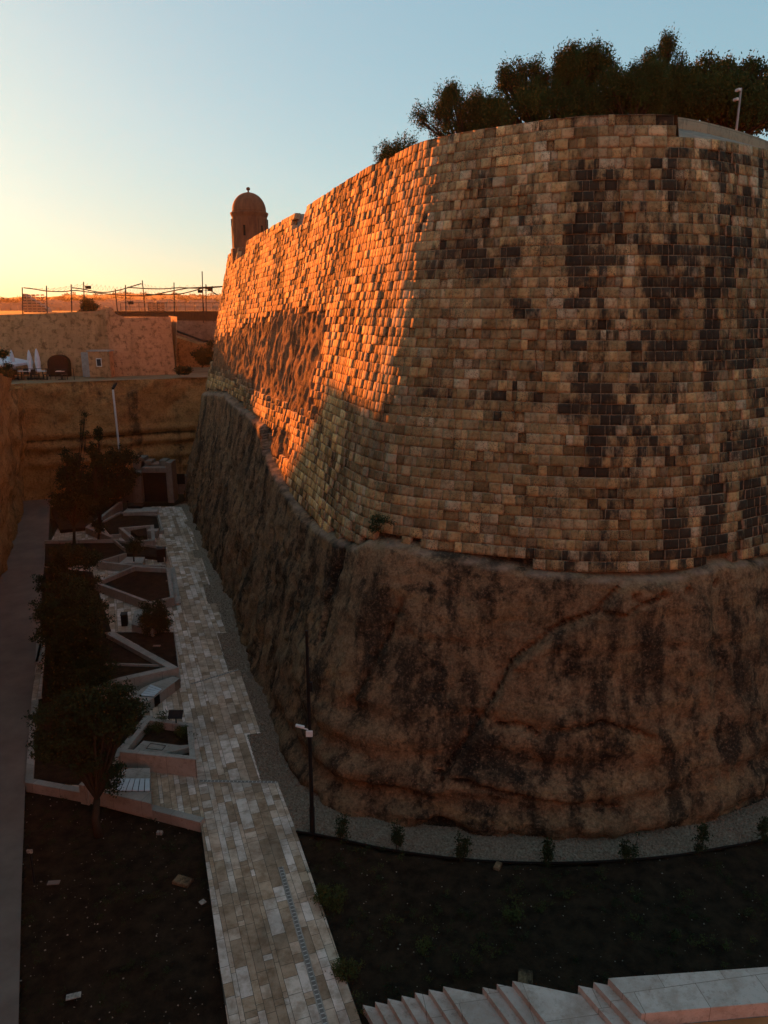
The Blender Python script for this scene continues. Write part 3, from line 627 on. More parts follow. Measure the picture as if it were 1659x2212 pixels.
# gravel strip between path, edging and cliff: ground sheet and loose stones
gl = [(p.x, p.y) for p in eg][::-1]+[(p.x, p.y) for p in pr[-3::-1] if p.y > 20.3]
cl = [tuple(cxy(np.array([l]), .05)[i][0] for i in (0, 1)) for l in np.arange(2, LEN-16, 1.5)]
gpoly = gl+[(p[0], p[1]) for p in cl[::-1]]
tag(mesh('gravel_bed', [(p[0], p[1], -.02) for p in gpoly], [tuple(t) for t in tessellate_polygon([[Vector((p[0], p[1], 0)) for p in gpoly]])], M['gravel']), kind='structure')
def stones(name, poly, n, s0, s1, z, m, label, seed, dens=None):
    r = np.random.default_rng(seed); P = np.array(poly); lo, hi = P.min(0), P.max(0); pts = []
    while len(pts) < n:
        q_ = lo+(hi-lo)*r.random((n*3, 2)); q_ = q_[inpoly(q_[:, 0], q_[:, 1], poly)]
        if dens is not None: q_ = q_[r.random(len(q_)) < dens(q_[:, 0], q_[:, 1])]
        pts = q_ if len(pts) == 0 else np.vstack([pts, q_])
    pts = pts[:n]; oc = np.array([(1, 0, 0), (0, 1, 0), (-1, 0, 0), (0, -1, 0), (0, 0, .8), (0, 0, -.8)])
    V = oc[None]*(s0+(s1-s0)*r.random((n, 1, 1))**2)*(.6+.8*r.random((n, 6, 3)))
    a = r.random(n)*6.28; ca, sa = np.cos(a)[:, None], np.sin(a)[:, None]
    V = np.stack([V[..., 0]*ca-V[..., 1]*sa+pts[:, 0, None], V[..., 0]*sa+V[..., 1]*ca+pts[:, 1, None], V[..., 2]+z], -1)
    f = np.array([(0, 1, 4), (1, 2, 4), (2, 3, 4), (3, 0, 4), (1, 0, 5), (2, 1, 5), (3, 2, 5), (0, 3, 5)])
    F = (np.arange(n)[:, None, None]*6+f[None]).reshape(-1, 3)
    return tag(mesh(name, V.reshape(-1, 3), F, m), label, None, None, 'stuff')
near = lambda x, y: np.clip(1.35-(y-18)/22, .12, 1)
stones('gravel', gpoly, 26000, .012, .045, .0, M['gravel'], 'loose pale gravel strip along the foot of the cliff', 3, near)
pale = simple('pale_chips', (.42, .36, .29), (.12, .10, .08), 8, .8, 0)
stones('soil_chips', [(p.x, p.y) for p in fl], 420, .008, .03, -.26, pale, 'scattered pale stone chips on the dark soil bed', 5)
stones('bed_chips', [(p.x, p.y) for p in rb_]+[(14, 12.5)]+[(p.x, p.y) for p in eg[::-1]], 520, .008, .03, -.02, pale, 'scattered pale stone chips on the dark garden bed', 6)
# black edging strip
ed = MB(); ep = catmull([(p.x, p.y) for p in eg], 8); ed.tube([(a, b, .02) for a, b in ep], .035, 6)
tag(ed.build('bed_edging', M['black']), 'thin black curved edging between gravel and dark bed', 'edging')

# ------------------------------------------------------------------ foliage
def leaves(name, clumps, n, size, m, parent, seed, asp=.5, droop=0, off=(0, 0, 0)):
    r = np.random.default_rng(seed); C = np.array([c[:3] for c in clumps], float)-np.array(off); R = np.array([c[3] if len(c) == 4 else c[3] for c in clumps], float)
    RZ = np.array([c[4] if len(c) > 4 else c[3]*.75 for c in clumps], float); wt = R*R*RZ; wt = wt/wt.sum()
    # leafy twig tufts inside each clump, then leaves round each tuft
    if m is M['leaf_pine']: n = int(n*.68)
    nt_ = max(n//26, 1); ci = r.choice(len(C), nt_, p=wt); v = r.standard_normal((nt_, 3)); v /= np.linalg.norm(v, axis=1)[:, None]
    rad = (.25+.95*r.random(nt_)**.8); T = C[ci]+v*rad[:, None]*np.stack([R[ci], R[ci], RZ[ci]], 1)
    k = r.integers(0, nt_, n); pine = m is M['leaf_pine']; P = T[k]+r.standard_normal((n, 3))*size*(np.array([1.5, 1.5, 2.6]) if pine else np.array([1.7, 1.7, 1.3])); nrm_ = r.standard_normal((n, 3)); nrm_[:, 2] += -.0 if pine else .4
    if pine: nrm_[:, 2] *= .35
    nrm_ /= np.linalg.norm(nrm_, axis=1)[:, None]; a = np.cross(nrm_, r.standard_normal((n, 3))); a /= np.linalg.norm(a, axis=1)[:, None]+1e-9
    b = np.cross(nrm_, a); s = size*(.6+.8*r.random((n, 1))); A_, B_ = a*s, b*s*asp
    V = np.stack([P-A_, P-B_*.9-A_*.1, P+A_, P+B_*.9-A_*.1], 1).reshape(-1, 3)
    F = np.arange(n*4).reshape(n, 4); return mesh(name, V, F, m, parent)
def tree(name, label, cat, base, clumps, n, size, m, seed, group=None, r0=.12, lean=None, asp=.5, stems=1):
    r = random.Random(seed); t = thing(name, label, cat, tuple(base), group); bx, by, bz = base
    top = max(c[2] for c in clumps); cx0 = sum(c[0] for c in clumps)/len(clumps); cy0 = sum(c[1] for c in clumps)/len(clumps)
    mb = MB(); lowz = min(c[2] for c in clumps); fork = bz+max((lowz-bz)*.75, (top-bz)*.12)
    f = Vector((bx+(cx0-bx)*.35, by+(cy0-by)*.35, fork)); midp = Vector((bx, by, bz)).lerp(f, .5)+Vector((r.uniform(-.06, .06), r.uniform(-.06, .06), 0))
    mb.tube([(bx, by, bz-.1), midp, f], [r0*1.3, r0, r0*.85], 9)
    bo = mb.build('trunk', M['wood'], t, True); mb = MB()
    for c in clumps:
        p = Vector(c[:3]); q_ = f.lerp(p, .5)+Vector((r.uniform(-.15, .15), r.uniform(-.15, .15), .12))*c[3]
        mb.tube([f, q_, p], [r0*.42, r0*.25, r0*.10], 6)
        for _ in range(4):
            e = p+Vector((r.gauss(0, 1), r.gauss(0, 1), r.gauss(0, .6))).normalized()*c[3]*.85; mb.tube([q_.lerp(p, .6), e], [r0*.16, r0*.05], 4, False)
    mb.build('branches', M['wood'], t); leaves('crown', clumps, n, size, m, t, seed, asp, 0, base)
    return t
def crown(u0, v0, u1, v1, y, k, seed, rr=.28, depth=.5):
    k = int(k*1.7); rr = rr*.74        # clumps filling a box seen between two lines of sight at distance y
    r = random.Random(seed); a, b = Yd(u0, v0, y), Yd(u1, v1, y); wx, hz = abs(b.x-a.x), abs(a.z-b.z); out = []
    for i in range(k):
        rad = max(rr*min(wx, hz)*r.choice((.45, .7, .9, 1.25)), .22); th = r.uniform(0, 2*math.pi); q_ = r.random()**.4; sx_, sz_ = math.cos(th), math.sin(th); q_ *= min(1.18, 1/max(abs(sx_), abs(sz_)))
        x_ = (a.x+b.x)/2+sx_*q_*max(wx/2-rad*.85, 0); z_ = (a.z+b.z)/2+sz_*q_*max(hz/2-rad*.7, 0)
        out.append((x_, y+r.uniform(-1, 1)*wx*depth*.5, z_, rad, rad*.8))
    return out
pg = 'pines growing on top of the bastion'
tree('pine_tree', 'small dark pine at the low end of the bastion top, nearest the turret', 'tree', (Yd(862, 345, 37).x, 37, 19.7), crown(812, 288, 905, 380, 37, 12, 1), 12000, .055, M['leaf_pine'], 1, pg, .08, asp=.3)
tree('pine_tree', 'airy spreading pine with see-through twiggy crown overhanging the lit wall', 'tree', (Yd(1010, 290, 32).x, 32, 19.7),
     crown(890, 225, 985, 300, 32, 7, 2)+crown(935, 185, 1010, 275, 32, 7, 22)+crown(985, 190, 1085, 310, 32.5, 14, 23)+crown(930, 250, 1080, 310, 32, 8, 24), 42000, .055, M['leaf_pine'], 2, pg, .13, asp=.28)
tree('pine_tree', 'broad dense pine with sunlit orange left edge, tallest mass in the middle', 'tree', (Yd(1190, 240, 31.5).x, 31.5, 19.7),
     crown(1050, 205, 1130, 280, 30.6, 8, 3)+crown(1075, 130, 1200, 230, 31.5, 10, 4)+crown(1180, 108, 1320, 230, 31.8, 14, 5)+crown(1100, 180, 1320, 275, 31, 16, 6)+crown(1070, 145, 1120, 200, 31.5, 6, 61)+crown(1050, 220, 1330, 300, 31, 16, 62), 105000, .06, M['leaf_pine'], 3, pg, .2, asp=.3)
tree('pine_tree', 'golden edged low pine standing just behind the parapet of the bastion', 'tree', (Yd(1370, 230, 29.5).x, 29.5, 19.7),
     crown(1290, 150, 1400, 255, 29.3, 12, 7)+crown(1340, 140, 1440, 270, 29.8, 14, 8), 52000, .055, M['leaf_pine'], 4, pg, .14, asp=.3)
tree('pine_tree', 'tall pointed pine whose narrow tip rises above all other trees', 'tree', (Yd(1430, 230, 33).x, 33, 19.7),
     crown(1424, 74, 1456, 130, 33, 7, 9, .4)+crown(1385, 105, 1480, 190, 33, 10, 10)+crown(1380, 140, 1500, 280, 33, 18, 11), 52000, .055, M['leaf_pine'], 5, pg, .16, asp=.3)
tree('broadleaf_tree', 'loose light-crowned tree showing sky through its leaves behind the lamp on the bastion', 'tree', (Yd(1575, 240, 34).x, 34, 19.7),
     crown(1470, 125, 1570, 210, 34, 12, 12)+crown(1540, 125, 1665, 230, 34.5, 14, 13)+crown(1450, 170, 1700, 290, 33.5, 26, 14, .35), 90000, .065, M['leaf_pine'], 6, None, .18, asp=.5)
tree('broadleaf_tree', 'dark rounded bushy tree filling the corner behind the lamp', 'tree', (Yd(1720, 240, 36).x, 36, 19.7),
     crown(1620, 140, 1800, 290, 36, 20, 15, .35), 36000, .065, M['leaf_pine'], 7, None, .18, asp=.5)
sh_ = MB(); 
# camera post on the bastion
p = Yd(1593, 260, 31.5); cpst = thing('camera_post', 'short pale post with two white cameras on top of the bastion', 'post', (p.x, p.y, 19.7))
pz = Yd(1593, 190, 31.5).z
mb = MB(); mb.tube([(p.x, p.y, 19.7), (p.x, p.y, pz)], .042, 10); mb.build('pole', M['steel'], cpst)
for dz_, dx_ in ((-.1, -.16), (-.42, -.2)):
    mb = MB(); mb.box((p.x+dx_*.6, p.y-.05, pz+dz_), (.22, .05, .05)); mb.build('bracket', M['steel'], cpst)
    mb = MB(); mb.box((p.x+dx_, p.y-.12, pz+dz_), (.10, .20, .10), .3, .02); mb.build('security_camera', M['white'], cpst)

# trees in the ditch
dg = 'trees planted along the ditch garden'
def gtree(label, fu, fv, boxes, y, n, size, seed, r0=.07, name='garden_tree', z=0.0, m='leaf', asp=.55):
    b = G(fu, fv, z); cs = []
    for i, (u0, v0, u1, v1, k) in enumerate(boxes): cs += crown(u0, v0, u1, v1, y, k, seed+i*7, .30)
    return tree(name, label, 'tree', (b.x, b.y, z), cs, n, size, M[m], seed, dg, r0, asp=asp)
gtree('dark round tree leaning over the nearest planter, its bare trunk rooted in the front bed', 213, 1803, [(75, 1480, 300, 1600, 16), (80, 1540, 250, 1665, 12), (215, 1480, 305, 1560, 6), (170, 1620, 270, 1710, 5)], 20.7, 40000, .045, 31, .12, z=-.3)
gtree('largest leafy tree, a tall dark mass beside the road', 150, 1440, [(80, 1290, 250, 1500, 22), (75, 1240, 215, 1390, 12), (75, 1250, 110, 1370, 4)], 29.2, 60000, .055, 41, .12)
gtree('leafy tree rising behind the largest one, sparse branches towards the path', 160, 1330, [(85, 1175, 225, 1330, 16), (180, 1300, 245, 1370, 4), (68, 1240, 100, 1290, 3)], 33.5, 36000, .055, 51, .11)
gtree('tall slender tree nearest the road with thin see-through top', 160, 1182, [(120, 960, 195, 1100, 12), (110, 1040, 210, 1150, 8), (165, 880, 195, 960, 3)], 49.6, 16000, .06, 61, .10)
gtree('slender tree with a thin wisp of leaves reaching highest before the cliff', 213, 1172, [(185, 930, 215, 1010, 5), (190, 980, 240, 1090, 7), (195, 1080, 235, 1150, 4), (205, 905, 220, 950, 2)], 50.5, 14000, .06, 71, .09)
gtree('dense round dark tree left of the steps by the doorway', 262, 1095, [(215, 965, 300, 1075, 14), (160, 1000, 260, 1090, 10)], 60.0, 30000, .08, 81, .14)
gtree('low dark tree at the foot of the cliff behind the slender trees', 150, 1100, [(110, 1010, 190, 1100, 9)], 61.0, 14000, .08, 87, .12)
gtree('small bushy round tree between the bench and the sunken planter', 330, 1372, [(296, 1302, 370, 1372, 9)], 35.3, 12000, .045, 91, .05)
gtree('tiny forked tree in the pentagonal planter', 290, 1222, [(270, 1160, 312, 1198, 6)], 43.0, 2600, .05, 101, .045)
tree('wall_shrub', 'round shrub growing out of the top of the far curtain wall', 'shrub', tuple(Yd(195, 668, 72.9)), [(Yd(193, 674, 72.7).x, 72.6, Yd(193, 676, 72.7).z, .75, .7), (Yd(188, 655, 72.7).x, 72.6, Yd(188, 655, 72.7).z, .4, .5), (Yd(204, 660, 72.7).x, 72.7, Yd(204, 660, 72.7).z, .35, .45)], 6000, .07, M['leaf'], 111, None, .06)
tree('terrace_shrub', 'bushy shrub at the left end of the terrace edge above the cliff', 'shrub', (Yd(14, 835, 66).x, 66.2, Yd(14, 835, 66).z), crown(-8, 752, 32, 838, 66, 7, 113), 6000, .08, M['leaf'], 113, None, .08)
tree('terrace_shrub', 'dark shrub against the wall beside the stone hut', 'shrub', tuple(Yd(235, 818, 70)), crown(218, 790, 250, 818, 70, 5, 114), 2500, .07, M['leaf'], 114, None, .05)
for i, (a, lab) in enumerate(((( 418, 752, 455, 792), 'dark bush in the shaded recess nearest the bastion'), ((440, 735, 470, 790), 'taller dark bush half hidden behind the bastion corner'), ((383, 795, 410, 806), 'low scrub on the cliff ledge under the pale salient'))):
    tree('bush', lab, 'bush', tuple(Yd((a[0]+a[2])/2, a[3], 76 if i < 2 else 69)), crown(*a, 76 if i < 2 else 69, 6, 120+i, .4), 3500, .09, M['leaf'], 120+i, None, .05)
# saplings along the gravel
SAP = [(738, 1812, 'first sapling from the lamp post'), (860, 1838, 'second sapling from the lamp post, twin stems'), (997, 1862, 'third sapling, beside the deepest hollow in the cliff foot'), (1183, 1868, 'sapling in the middle of the gravel curve, before the bulging cliff'),
       (1357, 1862, 'widest sapling, leaning, before the smooth patched stone'), (1508, 1852, 'slim upright sapling before the black stained gully'), (1645, 1822, 'last sapling, at the picture edge')]
for i, (u, v, lab) in enumerate(SAP):
    b = G(u, v, 0); r = random.Random(i); t = thing('sapling', lab+', small and leafy', 'sapling', tuple(b), 'saplings planted along the gravel edge'); mb = MB(); cl_ = []
    for s in range(3 if i in (1, 4) else 2):
        dx, dy = r.uniform(-.12, .12)*(2 if i == 4 else 1), r.uniform(-.1, .1); hh = r.uniform(.7, 1.05)
        mb.tube([(b.x+dx*.4, b.y+dy*.4, -.05), (b.x+dx, b.y+dy, hh*.6), (b.x+dx*1.3, b.y+dy, hh)], [.012, .009, .004], 5)
        for k_ in range(6): f = .25+.75*k_/5; cl_.append((b.x+dx*(.4+.9*f), b.y+dy, hh*f, .10*(1.15-f*.5), .09))
    mb.build('stem', M['wood'], t); leaves('leaves', cl_, 800, .038, M['leaf'], t, 200+i, .5, 0, tuple(b))

# ------------------------------------------------------------------ planters, benches
def strip(mb, pts, z, wd, side=1, z0=-.3, closed=False):
    """low stone wall: pts survey points of one top edge; width to one side"""
    P = [G(u, v, z) for u, v in pts]; n = len(P); O = []
    for i in range(n):
        a = P[(i-1) % n] if (closed or i > 0) else None; c = P[(i+1) % n] if (closed or i < n-1) else None
        d1 = (P[i]-a).normalized() if a is not None else (c-P[i]).normalized(); d2 = (c-P[i]).normalized() if c is not None else d1
        n1 = Vector((-d1.y, d1.x, 0)); n2 = Vector((-d2.y, d2.x, 0)); mdir = (n1+n2); mdir.normalize(); k = 1/max(mdir.dot(n1), .35); O.append(P[i]+mdir*wd*side*k)
    rngi = range(n if closed else n-1)
    for i in rngi:
        j = (i+1) % n; q_ = [P[i], P[j], O[j], O[i]]; mb.prism([(a.x, a.y) for a in q_], z0, z)
def planter(label, walls, soil=None, soilz=0.25, group='angular stone planters along the path', base=None):
    c = G(*walls[0][0][0], walls[0][1]); t = thing('planter', label, 'planter', (c.x, c.y, 0), group)
    for pts, z, wd, side, closed in walls:
        mb = MB(); strip(mb, pts, z, wd, side, -.25, closed); mb.build('stone_border', M['plain_stone'], t)
    if soil:
        mb = MB(); P = [G(u, v, soilz) for u, v in soil]; mb.prism([(p.x, p.y) for p in P], -.2, soilz); mb.build('soil_fill', M['soil'], t)
    return t
planter('nearest planter of the garden, wide dark bed under the round leaning tree', [([(68, 1513), (54, 1690), (203, 1718), (433, 1777)], .12, .26, -1 if False else 1, False), ([(314, 1545), (262, 1610), (170, 1695)], .5, .32, 1, False)],
        [(72, 1513), (200, 1485), (310, 1547), (262, 1610), (170, 1695), (60, 1688)], .02)
planter('walled planter with shrubs, sign and square hatch', [([(423, 1641), (258, 1624), (318, 1549), (415, 1562)], .72, .2, -1, True)], [(418, 1636), (268, 1620), (320, 1553), (411, 1565)], .40)
planter('planter with a sharp V of thick wall pointing at the path', [([(243, 1364), (386, 1442), (262, 1470), (180, 1497)], .62, .34, -1, False), ([(195, 1432), (351, 1437)], .5, .08, 1, False)],
        [(100, 1372), (240, 1368), (372, 1440), (262, 1466), (90, 1500)], .40)
planter('flat triangular dark planter sunk beside the path, thin black rim', [([(252, 1364), (377, 1364), (391, 1470)], .05, .05, -1, False)], [(252, 1366), (376, 1366), (390, 1468), (384, 1442)], .02)
planter('pentagonal planter with its point towards the road and a slab along the path', [([(202, 1258), (323, 1303), (376, 1290), (366, 1226), (289, 1222)], .52, .2, 1, True), ([(366, 1226), (378, 1304)], .10, .32, 1, False)],
        [(208, 1258), (322, 1300), (370, 1288), (360, 1228), (289, 1225)], .25)
planter('narrow planter crossed by a ridge wall before the small forked tree', [([(96, 1168), (245, 1166), (268, 1185)], .42, .10, 1, False), ([(245, 1165), (352, 1181), (357, 1208)], .35, .07, -1, False), ([(270, 1194), (207, 1213), (290, 1222), (357, 1222)], .5, .18, 1, False), ([(98, 1170), (94, 1218)], .1, .28, 1, False)],
        [(98, 1170), (245, 1167), (352, 1182), (357, 1206), (270, 1196), (207, 1214), (96, 1218)], .2)
planter('raised quadrilateral planter box with pale rim', [([(266, 1141), (325, 1136), (327, 1165), (297, 1167)], .62, .24, 1, True)], [(282, 1146), (316, 1140), (318, 1157), (298, 1158)], .5)
planter('hexagonal low planter between the box planter and the far benches', [([(215, 1131), (260, 1107), (340, 1112), (349, 1145), (236, 1155)], .25, .16, 1, True)], [(220, 1131), (262, 1109), (338, 1114), (345, 1144), (238, 1153)], .12)
planter('far V shaped planter wall under the slender trees', [([(258, 1083), (184, 1139), (238, 1160)], .5, .24, 1, False)], [(110, 1100), (250, 1084), (186, 1139), (130, 1145)], .25)
planter('low bed edge along the road under the largest tree', [([(80, 1345), (76, 1430)], .12, .24, 1, False), ([(88, 1380), (76, 1430), (106, 1432)], .12, .12, 1, False)], [(95, 1225), (200, 1235), (230, 1330), (240, 1362), (85, 1378)], .06)

def bench(label, poly, z, slat=None, ns=5, dark=None):
    P = [G(u, v, z) for u, v in poly]; t = thing('bench', label, 'bench', (P[0].x, P[0].y, 0), 'stone benches in the ditch garden')
    mb = MB(); mb.prism([(p.x, p.y) for p in P], -.1, z); mb.build('stone_block', M['plain_stone'], t)
    if slat:
        A_, B_, C_2, D_ = [G(u, v, z) for u, v in slat]     # A-B one long edge, D-C the other; slats laid between
        mb = MB(); mb.prism([(q_.x, q_.y) for q_ in (A_, B_, C_2, D_)], z-.02, z+.012); mb.build('seat_frame', M['black'], t)
        mb = MB()
        for i in range(ns):
            f0, f1 = (i+.08)/ns, (i+.92)/ns; a, b, c, d = A_.lerp(B_, f0), A_.lerp(B_, f1), D_.lerp(C_2, f1), D_.lerp(C_2, f0)
            mb.prism([(q_.x, q_.y) for q_ in (a, b, c, d)], z+.014, z+.045)
        mb.build('seat', M['slat'], t)
    if dark:
        D2 = [G(u, v, z) for u, v in dark]; mb = MB(); mb.prism([(p.x, p.y) for p in D2], 0, z-.015); mb.build('side_panel', M['black'], t)
    return t
bench('triangular stone bench with pale slatted seat nearest the camera', [(273, 1659), (324, 1659), (327, 1736), (205, 1708)], .42, [(250, 1684), (324, 1684), (325, 1710), (232, 1710)], 7)
bench('long slanting stone bench with slatted seat and black side panel', [(389, 1465), (373, 1461), (326, 1477), (270, 1505), (262, 1530), (296, 1528), (332, 1507)], .45, [(303, 1504), (326, 1480), (350, 1490), (332, 1506)][0:4], 5, [(353, 1491), (333, 1507), (329, 1503), (349, 1488)])
bench('small bench half hidden behind the bushy round tree, with bright slats', [(290, 1320), (312, 1313), (352, 1313), (352, 1336), (330, 1360), (284, 1348)], .42, [(336, 1316), (354, 1316), (354, 1330), (336, 1330)], 3)
bench('low square stone bench beside the tiny forked tree', [(257, 1217), (274, 1203), (313, 1203), (308, 1217)], .4)
bench('far bench with black middle section beside the doorway', [(265, 1107), (280, 1094), (342, 1096), (340, 1105)], .4, None, 0, None)
# black middle of the far bench, hatch platform
hp = thing('hatch_platform', 'stone platform with a square hatch inside the walled planter', 'platform', tuple(G(330, 1610, 0)))
mb = MB(); mb.prism([tuple(G(u, v, .62)[:2]) for u, v in [(284, 1624), (310, 1600), (390, 1610), (412, 1608), (413, 1613), (345, 1630)]], .2, .62); mb.build('slab', M['plain_stone'], hp)
mb = MB(); H4 = [G(u, v, .62) for u, v in [(316, 1617), (325, 1606), (358, 1611), (350, 1621)]]
for i in range(4):
    a, b = H4[i], H4[(i+1) % 4]; mb.tube([(a.x, a.y, .625), (b.x, b.y, .625)], .014, 4)
mb.build('hatch', M['black'], hp)
def block(name, label, cat, u, v, z, dims, mt, rz=0, parts=()):
    p = G(u, v, z); t = thing(name, label, cat, (p.x, p.y, z)); mb = MB(); mb.box((p.x, p.y, z+dims[2]/2), dims, rz, .02); mb.build('body', M[mt], t)
    for nm, dz, dm_, mm in parts:
        mb = MB(); mb.box((p.x, p.y, z+dz), dm_, rz, .01); mb.build(nm, M[mm], t)
    return t
block('litter_bin', 'black square litter bin on the path beside the narrow planter', 'bin', 350, 1212, 0, (.55, .5, .85), 'black', .2, (('lid', .88, (.6, .55, .05), 'metal'),))
block('litter_bin', 'black box at the inner side of the bushy round tree bench', 'bin', 270, 1350, 0, (.3, .4, .62), 'black', .2, (('lid', .64, (.34, .44, .04), 'metal'),))
block('litter_bin', 'black block between the far bench seats near the doorway', 'bin', 296, 1106, 0, (1.1, .8, .55), 'black', 0, (('lid', .57, (1.14, .84, .04), 'metal'),))
block('marker_post', 'tall black service box against the road side rock', 'box', 37, 1120, 0, (.45, .4, 2.0), 'black', .3, (('lid', 2.02, (.5, .45, .05), 'metal'),))
block('stone_box', 'small pale stone step beside the raised planter box', 'block', 332, 1160, 0, (.7, .6, .5), 'plain_stone', .1, (('lid', .52, (.74, .64, .05), 'plain_stone'),))
# information sign
sg = G(382, 1578, .4); t = thing('information_sign', 'tilted dark information panel on a thin post in the walled planter', 'sign', (sg.x, sg.y, .4))
mb = MB(); mb.tube([(sg.x, sg.y, .3), (sg.x, sg.y, 1.0)], .025, 8); mb.build('post', M['metal'], t)
mb = MB(); V = []
for dx, dy, dz in ((-.27, -.12, 1.0), (.27, -.12, 1.0), (.27, .14, 1.2), (-.27, .14, 1.2)): V.append((sg.x+dx, sg.y+dy, dz))
V += [(x, y+.01, z-.035) for x, y, z in V]; mb.add(V, [(0, 1, 2, 3), (7, 6, 5, 4), (0, 4, 5, 1), (1, 5, 6, 2), (2, 6, 7, 3), (3, 7, 4, 0)]); mb.build('panel', M['metal'], t)
# small plant labels and stakes in beds
for u, v, z, lab, rz in ((117, 1914, -.25, 'flat pale plaque lying in the front bed near the road', .1), (438, 1956, -.25, 'small tilted white plaque beside the path edge', .8), (339, 1400, .4, 'pale flat stone slab in the sunken triangular planter', .0), (365, 1259, .3, 'thin pale plaque in the pentagonal planter', .05), (160, 2160, -.25, 'small pale label at the bottom of the front bed', .3)):
    p = G(u, v, z); t = thing('plant_label', lab, 'label', (p.x, p.y, z), 'small labels in the beds'); mb = MB(); mb.box((p.x, p.y, z+.12), (.34 if rz < .5 else .16, .16, .02), rz); mb.build('plate', pale if rz > .2 else M['road'], t)
    mb = MB(); mb.tube([(p.x, p.y, z-.05), (p.x, p.y, z+.11)], .012, 5); mb.build('stake', M['metal'], t)
for u, v, lab in ((73, 1900, 'short dark marker stake standing in the front bed by the road'), (114, 1150, 'short dark marker stake where the road meets the far planter'), (278, 1108, 'dark marker post at the corner of the hexagonal planter')):
    p = G(u, v, -.2); t = thing('marker_stake', lab, 'stake', (p.x, p.y, -.2), 'dark marker stakes'); mb = MB(); mb.tube([(p.x, p.y, -.3), (p.x, p.y, .75)], .03, 6); mb.build('pole', M['metal'], t)
    mb = MB(); mb.box((p.x, p.y, .78), (.16, .05, .12), 0, .01); mb.build('head', pale if u == 73 else M['metal'], t)
for u, v, z, s, lab in ((1135, 2120, 0, .45, 'half buried squared stone beside the stairs'), (1075, 1872, 0, .22, 'pale stone leaning on the black edging'), (395, 1905, -.25, .4, 'flat reddish stone slab in the front bed'), (345, 1800, -.25, .14, 'white pebble sized stone under the leaning tree')):
    p = G(u, v, z); mb = MB(); mb.box((p.x, p.y, z+.02), (s*1.3, s*.8, .14), .5+u, .04); o = mb.build('stone', M['plain_stone'] if u in (345,) else M['rock']); tag(o, lab, 'stone')
# shrubs and grass in planters
def shrub(label, u, v, z, r_, n, seed, m='leaf', size=.035):
    p = G(u, v, z); t = thing('shrub', label, 'shrub', (p.x, p.y, z)); r = random.Random(seed)
    cs = [(p.x+r.uniform(-1, 1)*r_*.6, p.y+r.uniform(-1, 1)*r_*.5, z+r_*r.uniform(.15, .6), r_*.5, r_*.4) for _ in range(7)]
    mb = MB()
    for c in cs: mb.tube([(p.x, p.y, z-.02), c[:3]], [.015, .006], 5)
    mb.build('stem', M['wood'], t); leaves('leaves', cs, n, size, M[m], t, seed, .4, 0, (p.x, p.y, z))
shrub('grassy shrub below the information sign', 398, 1592, .4, .42, 2200, 301, 'leaf_grass'); shrub('tufty plant along the back of the walled planter', 345, 1572, .4, .5, 1800, 302, 'leaf_grass')
shrub('dark shrub in the inner corner of the walled planter', 298, 1590, .4, .45, 1800, 303); shrub('low olive weed at the path edge by the drain', 712, 1945, 0, .5, 2200, 304, 'leaf_grass'); shrub('straggly weed at the path edge above the stairs', 745, 2105, 0, .4, 1200, 305, 'leaf_grass')
shrub('spiky greyish plant in the middle of the garden bed', 1105, 1985, 0, .28, 500, 306, 'leaf_grass'); shrub('low yellowish weed in the garden bed near the stairs', 915, 2050, 0, .25, 300, 307, 'leaf_grass')
shrub('small shrub rooted on the ledge where wall meets cliff', 826, 1143, G(826, 1143, 8.9).z, .4, 900, 308) if False else None
_L = L_of_u(826, .45); _p = surf(np.array([_L]), np.array([8.9]), .2)
t = thing('ledge_shrub', 'small dark shrub rooted on the ledge where blocks meet cliff', 'shrub', (float(_p[0][0]), float(_p[1][0]), 8.8)); b = t.location
cs = [(b.x+a, b.y-.2, 9.0+c, .22, .2) for a, c in ((-.2, 0), (.15, .1), (0, .25))]
mb = MB(); [mb.tube([tuple(b), c[:3]], [.02, .008], 5) for c in cs]; mb.build('stem', M['wood'], t); leaves('leaves', cs, 700, .04, M['leaf'], t, 309, .5, 0, tuple(b))
# ground cover weeds (uncountable)
r = np.random.default_rng(77)
def weeds(name, poly, z, n, seed, label):
    mt_ = M['leaf_grass'] if name == 'low_weeds' else M['leaf']
    r = np.random.default_rng(seed); P = np.array(poly); lo, hi = P.min(0), P.max(0); q_ = lo+(hi-lo)*r.random((n*3, 2)); q_ = q_[inpoly(q_[:, 0], q_[:, 1], poly)][:n]
    dn = fbm(q_[:, 0]*.8, q_[:, 1]*.8, 0, 3, 5); q_ = q_[dn > -.05]; cs = [(a, b, z+.03, .16, .07) for a, b in q_]
    tag(leaves(name, cs, len(cs)*26, .03, mt_, None, seed, .4), label, None, None, 'stuff')
weeds('ground_cover', [(p.x, p.y) for p in fl], -.24, 420, 401, 'dark low ground cover in the front bed')
weeds('low_weeds', [(p.x, p.y) for p in rb_]+[(14, 12.5)]+[(p.x, p.y) for p in eg[::-1]], .03, 260, 412, 'small olive weeds scattered on the garden bed')
weeds('bed_ground_cover', [(p.x, p.y) for p in rb_]+[(14, 12.5)]+[(p.x, p.y) for p in eg[::-1]], .02, 700, 402, 'dark low ground cover in the garden bed')

